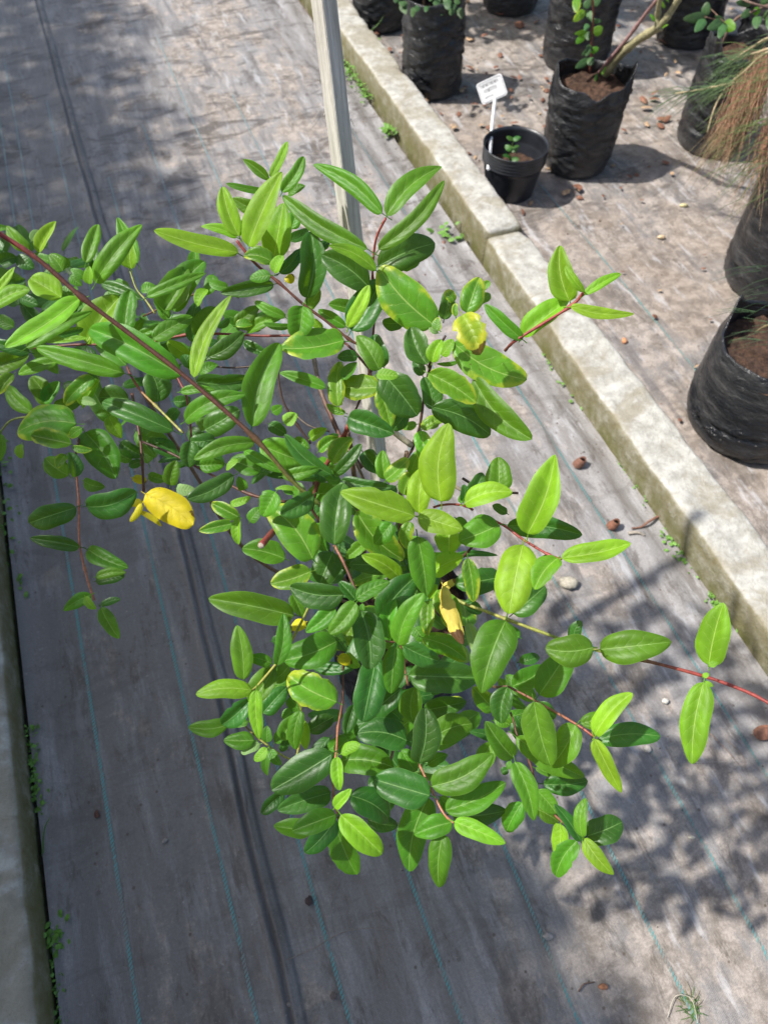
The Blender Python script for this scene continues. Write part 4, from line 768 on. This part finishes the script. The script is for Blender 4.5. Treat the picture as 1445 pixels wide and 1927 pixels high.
for i in range(760):
    s_ = r.random(); x0 = 1440 - 62 * s_ + r.uniform(-10, 22); y0 = 96 + 75 * s_ + r.uniform(-12, 40); d = r.uniform(1.98, 2.12)
    if r.random() < .3: x0 += 55; y0 += 60
    L = r.uniform(90, 215) * (.7 if r.random() < .3 else 1); x1 = x0 - L * r.uniform(.12, .60) + 10; y1 = y0 + L * r.uniform(.75, .95)
    P = [PT(x0, y0, d), PT(x0 + (x1 - x0) * .35 + r.uniform(-8, 4), y0 + (y1 - y0) * .5, d - .01), PT(x1 + r.gauss(0, 7), y1, d + r.uniform(-.02, .04))]
    g_ = r.uniform(.35, 1.35); tube(dn, P, [.0008, .0007, .0003], [(.36 * g_, .175 * g_, .10 * g_), (.40 * g_, .215 * g_, .125 * g_), (.38 * g_, .27 * g_, .16 * g_) if r.random() < .75 else (.26, .28, .1)], 3, False)
tag(dn.build('dead_needles', M['needle'], t), kind='stuff')
def blades(name, label, cat, boxpx, n, d0, d1, dirs, L, loc, parent=None):
    mb = MB()
    for i in range(n):
        x = r.uniform(boxpx[0], boxpx[2]); y = r.uniform(boxpx[1], boxpx[3]); p = PT(x, y, r.uniform(d0, d1)); g_ = r.uniform(.6, 1.3)
        needle(mb, p, (dirs[0] + r.uniform(-.4, .4), dirs[1] + r.uniform(-.4, .4), dirs[2] + r.uniform(-.3, .3)), L * r.uniform(.6, 1.2), (.05 * g_, .11 * g_, .04 * g_), .0007)
    o = mb.build('needles', M['needle'], parent); return tag(o, kind='stuff')
t = empty('young_needle_tree', (1.05, 1.32, .235)); tag(t, 'thin green needled sprigs reaching over the bag with open brown soil', 'seedling')
branch([(1500, 600), (1445, 612), (1420, 625)], [1.55, 1.6, 1.68], .003, .002, (.25, .2, .1), t, 'stem')
blades('n', '', '', (1410, 585, 1480, 650), 13, 1.6, 1.68, (-1, .3, -.1), .09, None, t)
blades('n', '', '', (1420, 480, 1490, 580), 12, 1.75, 1.85, (-1, -.3, .2), .11, None, t)

# ---------------------------------------------------------------- small things lying about
def pod(x, y, R_, col, label, seed, hole=True):
    p = GR(x, y, .004); mb = MB(); V = []; nr, ns = 8, 18
    for i in range(nr + 1):
        f = i / nr; z = R_ * 1.7 * (1 - (1 - f) ** 1.6) if True else 0; rad = R_ * (1.0 - .42 * f ** 1.6)
        for k in range(ns): th = 6.283 * k / ns; q = rad * (1 + .14 * nz(math.cos(th) * 2, math.sin(th) * 2, f * 3 + seed)); V.append((q * math.cos(th) + .35 * z, q * math.sin(th), z + .15 * R_ * math.sin(2 * th) * f))
    b0 = len(V)
    for k in range(ns): v = V[nr * ns + k]; V.append((v[0] * .86 + .05 * R_, v[1] * .8, v[2] - R_ * .9))
    F = [(i * ns + k, i * ns + (k + 1) % ns, (i + 1) * ns + (k + 1) % ns, (i + 1) * ns + k) for i in range(nr + 1) for k in range(ns)] + [tuple(range(b0 + ns - 1, b0 - 1, -1))]
    cl = [col] * (b0) + [(.02, .012, .008)] * ns  # inside of the cup painted near black, shade of the hollow as colour
    mb.add(V, F, None, cl); o = mb.build('seed_pod', M['own'], loc=tuple(p)); return tag(o, label, 'seed pod')
pod(1087, 874, .0135, (.20, .095, .065), 'brown cup shaped seed pod beside the teal thread, the upper one of two', 1)
pod(1150, 990, .0125, (.21, .09, .055), 'lower of the two brown cup shaped seed pods, left of a curled dry stalk', 2)
def pebble(x, y, R_, col, label, name='pebble', cat='pebble', sq=(1, .8, .5), seed=1, z0=0.003, rz=0):
    p = GR(x, y, z0); mb = MB(); V = []; nr, ns = 7, 12
    for i in range(nr + 1):
        a = math.pi * i / nr
        for k in range(ns):
            th = 6.283 * k / ns; v = np.array([math.sin(a) * math.cos(th), math.sin(a) * math.sin(th), math.cos(a)]); q = R_ * (1 + .35 * nz(v[0] * 1.7 + seed, v[1] * 1.7, v[2] * 1.7) + .12 * nz(v[0] * 5 + seed, v[1] * 5, v[2] * 5)); V.append((v[0] * q * sq[0], v[1] * q * sq[1], R_ * sq[2] + v[2] * q * sq[2]))
    F = [(i * ns + k, (i + 1) * ns + k, (i + 1) * ns + (k + 1) % ns, i * ns + (k + 1) % ns) for i in range(nr) for k in range(ns)]
    mb.add(V, F, None, [col] * len(V)); o = mb.build(name, M['own'], loc=tuple(p), rz=rz); return tag(o, label, cat)
pebble(1068, 1100, .019, (.42, .38, .30), 'flat pale grey stone on the mat below the lime leaf pointing right', 'stone', 'stone', (1.3, .8, .45), 3)
pebble(1173, 645, .009, (.55, .26, .13), 'small orange nut beside the kerb, right of the upright red stem tip', 'nut', 'nut', (.8, 1.2, .8), 4)
pebble(1243, 449, .010, (.62, .47, .30), 'small cream nut on the brown patch between kerb and hanging needles', 'nut', 'nut', (1.3, .7, .6), 5)
pebble(1285, 389, .011, (.68, .60, .32), 'pale yellow nut just under the hanging dry needles', 'nut', 'nut', (1.4, .6, .5), 6)
pebble(1133, 1857, .006, (.45, .20, .10), 'shiny orange brown pip near the bottom edge, right of the curled twig', 'pip', 'seed', (1.3, .8, .8), 7)
pebble(582, 1696, .0075, (.075, .05, .045), 'dark brown pellet touching the teal thread below the leaves', 'pellet', 'pebble', (1, 1, .7), 8)
pebble(628, 1874, .0060, (.17, .13, .11), 'grey brown pellet near the bottom edge beside the third teal thread', 'pellet', 'pebble', (1, 1, .7), 9)
pebble(545, 1890, .0055, (.25, .22, .2), 'tiny grey chip on the dark mat seam at the bottom edge', 'chip', 'pebble', (1, .7, .5), 10)
pebble(1250, 1320, .0075, (.70, .66, .58), 'white chip on the mat left of the hanging lime leaf pair', 'chip', 'pebble', (1, .8, .5), 11)
pebble(1300, 1576, .0060, (.72, .65, .5), 'pale star shaped crumb in the leaf shadows at the lower right', 'crumb', 'crumb', (1.2, .5, .4), 12)
pebble(1030, 1762, .0085, (.36, .33, .31), 'pale crumpled lump sitting on a teal thread near the bottom', 'crumb', 'crumb', (1.1, .8, .5), 13)
pebble(1217, 1410, .0075, (.55, .50, .44), 'pale shell chip between the drooping leaf and the shadows', 'chip', 'pebble', (1, 1.1, .5), 14)
pebble(311, 1583, .0055, (.30, .27, .24), 'small pale husk on the shaded mat at the lower left', 'husk', 'crumb', (1.2, .7, .5), 15, rz=.6)
pebble(183, 1533, .0055, (.12, .05, .035), 'tiny dark red brown flake on the shaded mat near the left kerb', 'flake', 'crumb', (.8, 1.4, .3), 16, rz=.3)
def twig(px, R_, col, label, name='twig', z=.006, cat='twig'):
    P = smooth_path([GR(x, y, z + .004 * (i % 2)) for i, (x, y) in enumerate(px)], 6); c = P[0]; mb = MB(); tube(mb, [p - c for p in P], [R_ * (1 - .5 * i / len(P)) for i in range(len(P))], col, 5); return tag(mb.build(name, M['own'], loc=tuple(c)), label, cat)
twig([(1245, 968), (1220, 982), (1205, 992), (1188, 994)], .0038, (.24, .12, .08), 'curled reddish brown dry leaf stalk lying against the kerb foot')
twig([(1182, 1003), (1200, 1002), (1212, 1008)], .0045, (.38, .33, .27), 'short pale grey twig under the curled dry stalk')
twig([(1088, 1866), (1098, 1852), (1118, 1848)], .0016, (.16, .10, .07), 'curled dark twig left of the orange pip near the bottom edge')
twig([(528, 1812), (590, 1785), (640, 1757), (690, 1747), (742, 1751)], .0010, (.24, .20, .17), 'long thin curved root fibre crossing the third teal thread')
twig([(640, 1660), (624, 1700), (630, 1760), (648, 1810)], .0006, (.2, .17, .15), 'hair thin fibre hanging down below the lowest left leaf')
twig([(1335, 1380), (1365, 1410), (1390, 1440)], .0009, (.33, .22, .16), 'thin reddish straw between the last teal thread and the lime leaf')
twig([(1370, 1395), (1395, 1420), (1402, 1445)], .0008, (.33, .24, .17), 'thin reddish straw lying closest to the last teal thread')
twig([(580, 240), (592, 222), (602, 205)], .0012, (.55, .5, .42), 'pale sliver on the mat left of the stake', z=.01)
twig([(1300, 1435), (1360, 1433), (1430, 1428)], .0006, (.4, .37, .33), 'fine pale fibre lying across the mat at the right edge')
# dry leaf at the right edge
t = MB(); p = GR(1440, 1382, .008); leaf_geom(t, np.array([-.025, 0, 0]), np.array([.03, .006, .012]), .03, r, nrm=np.array([.1, 0, 1.0]), nu=8, nv=2, arch=.1, curl=1.6)
M['dry'] = plain('dry_leaf_red_brown', (.17, .075, .045), .7, .4, 90)
M['dry2'] = plain('dry_leaf_tan', (.36, .24, .14), .7, .4, 90)
tag(t.build('dry_leaf', M['dry'], loc=tuple(p)), 'red brown dry leaf cut off by the right edge', 'dry leaf')
# litter between the bags, too much to count
lit = MB(); dm = [M['dry'], M['dry2']]
def litter(n, x0, x1, y0, y1, s0, s1):
    for _ in range(n):
        x = r.uniform(x0, x1); y = r.uniform(y0, y1)
        if (x * KV[0] + y * KV[1]) < 1.13: continue
        a = r.uniform(0, 6.28); L = r.uniform(s0, s1); B = np.array([x, y, .010 + r.uniform(0, .006)]); T = B + np.array([math.cos(a) * L, math.sin(a) * L, r.uniform(-.004, .010)])
        leaf_geom(lit, B, T, L * r.uniform(.4, .8), r, nrm=np.array([r.uniform(-.5, .5), r.uniform(-.5, .5), 1]), nu=5, nv=2, arch=r.uniform(0, .15), curl=r.uniform(.5, 2), petiole=0, mi=r.choice((0, 0, 1)))
litter(200, -.2, 1.9, 2.35, 4.4, .018, .050); litter(150, .0, .7, 2.2, 3.3, .012, .035); litter(45, .6, 1.8, 1.3, 2.5, .006, .018)
tag(lit.build('leaf_litter', dm), kind='stuff')
cr_ = MB()
def crumbs(n, u0, u1, v0, v1, s0, s1, cols):
    for _ in range(n):
        v = r.uniform(v0, v1); u = r.uniform(u0, u1); q = KV * v + KU * u; s_ = r.uniform(s0, s1) * (.6 + .8 * r.random() ** 3); z = (mat_z(v, u) if v < .97 else mat2_z(v, u)) - .0005; c = r.choice(cols)
        a = r.random() * 6; V = [(q[0] + s_ * math.cos(a + k * 2.1) * (.6 + .4 * r.random()), q[1] + s_ * math.sin(a + k * 2.1) * (.6 + .4 * r.random()), z) for k in range(3)] + [(q[0], q[1], z + s_ * .9)]
        cr_.add(V, [(0, 1, 3), (1, 2, 3), (2, 0, 3)], None, [c] * 4)
DC = [(.07, .045, .03), (.12, .08, .055), (.2, .14, .1), (.42, .36, .28), (.09, .06, .05), (.30, .15, .09)]
crumbs(900, -.8, 3.4, -.44, .95, .0012, .0034, DC); crumbs(320, .9, 3.6, .86, .965, .0015, .005, DC); crumbs(900, -.4, 4.3, 1.14, 2.4, .0018, .006, DC); crumbs(60, 1.3, 2.4, .6, .95, .004, .008, [(.25, .11, .07), (.2, .12, .08)])
tag(cr_.build('crumbs_of_soil', M['own'], smooth=False), kind='stuff')
# weeds growing in the joints
wd = MB()
def weed_patch(u0, u1, v, n, s0, s1, h, sp=.014):
    for _ in range(n):
        u = r.uniform(u0, u1); vv = v + r.gauss(0, sp); q = KV * vv + KU * u; B = np.array([q[0], q[1], r.uniform(.0, h)]); a = r.uniform(0, 6.28); L = r.uniform(s0, s1)
        leaf_geom(wd, B, B + np.array([math.cos(a) * L, math.sin(a) * L, r.uniform(-.2, .6) * L]), L * r.uniform(.6, .9), r, nrm=np.array([r.uniform(-.5, .3), r.uniform(-.5, .3), 1]), nu=4, nv=1, arch=.05, petiole=.3)
weed_patch(2.75, 3.35, .965, 260, .006, .018, .03); weed_patch(2.50, 2.56, .955, 34, .012, .026, .03, .01); weed_patch(1.84, 1.93, .93, 16, .016, .030, .015, .018)
weed_patch(.52, .70, -.50, 150, .004, .011, .02, .006); weed_patch(.28, .34, -.495, 26, .008, .016, .02, .007); weed_patch(.10, .27, -.503, 130, .004, .009, .015, .005); weed_patch(1.0, 1.5, -.50, 60, .008, .018, .03, .014); weed_patch(1.05, 1.3, .958, 20, .006, .012, .01, .006)
weed_patch(.58, .66, .955, 26, .006, .013, .012, .008); weed_patch(.42, .48, .955, 22, .005, .011, .012, .006); weed_patch(.36, .9, .962, 60, .003, .008, .012, .005)
weed_patch(2.9, 3.6, 1.13, 60, .008, .02, .03)
tag(wd.build('weeds', M['weed']), kind='stuff')
gt = MB(); p0 = GR(1300, 1893, 0)
for i in range(46):
    a = r.uniform(0, 6.28); q = p0 + np.array([r.gauss(0, .006), r.gauss(0, .006), 0]); needle(gt, q - p0, (math.cos(a), math.sin(a), r.uniform(.3, 1.4)), r.uniform(.012, .034), (.12, .22, .06) if r.random() < .8 else (.3, .26, .14), .0010, .5)
tube(gt, smooth_path([GR(1312, 1925, .01) - p0, GR(1300, 1880, .02) - p0, GR(1270, 1875, .014) - p0, GR(1255, 1915, .006) - p0], 5), .0007, (.5, .45, .36), 4, False)
tag(gt.build('grass_tuft', M['needle'], loc=tuple(p0)), 'small tuft of green grass rooted in the mat at the bottom edge, right', 'grass tuft')
g2 = MB()
for (px, L) in ((((80, 1610), (84, 1560), (97, 1535)), 1), (((690, 60), (700, 35), (712, 8)), 1), (((694, 62), (712, 45), (722, 30)), 1)):
    P = [GR(px[0][0], px[0][1], .01), GR(px[1][0], px[1][1], .06), GR(px[2][0], px[2][1], .09)]; tube(g2, smooth_path(P, 4), [.0022, .0022, .002, .002, .0018, .0016, .0012, .0008, .0004], (.11, .21, .06), 3, False)
tag(g2.build('grass_blades', M['needle']), kind='stuff')

# ---------------------------------------------------------------- the row of potted shrubs left of the path, out of frame; its shade lies over the left half of the mats
def shade_shrub(v, u, h, r0, seed, label, n=900):
    q = KV * v + KU * u; t = empty('tall_shrub', (q[0], q[1], 0)); tag(t, label, 'shrub', 'tall shrubs standing in a row beyond the left kerb')
    rr = random.Random(seed); mb = MB()
    for k in range(5):
        a = k * 1.3; tube(mb, smooth_path([(q[0], q[1], 0), (q[0] + .05 * math.cos(a), q[1] + .05 * math.sin(a), h * .4), (q[0] + r0 * .6 * math.cos(a), q[1] + r0 * .6 * math.sin(a), h * .9)], 4), .009, (.15, .1, .06), 5)
    mb.build('trunk', M['stem'], t); mb = MB()
    for _ in range(n):
        a = rr.uniform(0, 6.28); z = 1.25 + (h - 1.25) * (1 - rr.random() ** 1.3); rad = r0 * math.sqrt(rr.random()) * (1.0 if z < h * .85 else .75); B = np.array([q[0] + rad * math.cos(a), q[1] + rad * math.sin(a), z])
        v_ = np.array([rr.uniform(-1, 1), rr.uniform(-1, 1), rr.uniform(-.5, .5)]); v_ /= np.linalg.norm(v_); L = rr.uniform(.06, .11)
        leaf_geom(mb, B, B + v_ * L, L * .5, rr, nrm=np.array([rr.uniform(-1, .4), rr.uniform(-.7, .7), .7]), nu=3, nv=1, petiole=0, mi=0)
    tag(mb.build('crown', M['d'], t), kind='stuff')
r9 = random.Random(77)
for i in range(17):
    u = -1.7 + i * .47; far = u > 2.9
    shade_shrub(-1.72 + r9.uniform(-.05, .05), u, 2.72 + r9.uniform(-.09, .09) - (.06 if far else 0), .34, 50 + i, 'tall dark leaved shrub beyond the left kerb, outside the photo', 620 if far else 2300)

for i, (q, z0, z1, r0, lb, n) in enumerate((((-.01, 3.60), .55, 1.15, .20, 'bushy plant in the leftmost bag at the top edge', 300), ((.55, 3.78), .50, 1.2, .24, 'bushy plant in the bag midway between kerbside bag and forked branch', 360),
        ((.78, 3.30), .55, 1.0, .17, 'bushy plant in the dusty bag behind the forked branch', 220), ((1.27, 3.50), .5, 1.1, .24, 'bushy plant in the shaded bag right of the forked branch', 360), ((1.6, 3.3), .55, 1.1, .24, 'bushy plant in the bag at the top right corner', 300), ((.30, 4.2), .5, 1.2, .26, 'bushy plant in the farthest bag', 360))):
    t = empty('bushy_plant', (q[0], q[1], .3)); tag(t, lb, 'plant'); rr = random.Random(200 + i); mb = MB()
    for k in range(4): a = k * 1.6 + i; tube(mb, smooth_path([(q[0], q[1], .27), (q[0] + .02 * math.cos(a), q[1] + .02 * math.sin(a), .5), (q[0] + r0 * .6 * math.cos(a), q[1] + r0 * .6 * math.sin(a), z1 * .9)], 4), .005, (.15, .1, .06), 5)
    mb.build('trunk', M['stem'], t); mb = MB()
    for _ in range(n):
        a = rr.uniform(0, 6.28); z = rr.uniform(z0, z1); rad = r0 * math.sqrt(rr.random()); B = np.array([q[0] + rad * math.cos(a), q[1] + rad * math.sin(a) * .8, z]); v_ = np.array([rr.uniform(-1, 1), rr.uniform(-1, 1), rr.uniform(-.5, .5)]); v_ /= np.linalg.norm(v_); L = rr.uniform(.05, .09)
        leaf_geom(mb, B, B + v_ * L, L * .5, rr, nrm=np.array([rr.uniform(-1, .4), rr.uniform(-.7, .7), .7]), nu=4, nv=1, petiole=0)
    tag(mb.build('crown', M['d'], t), kind='stuff')
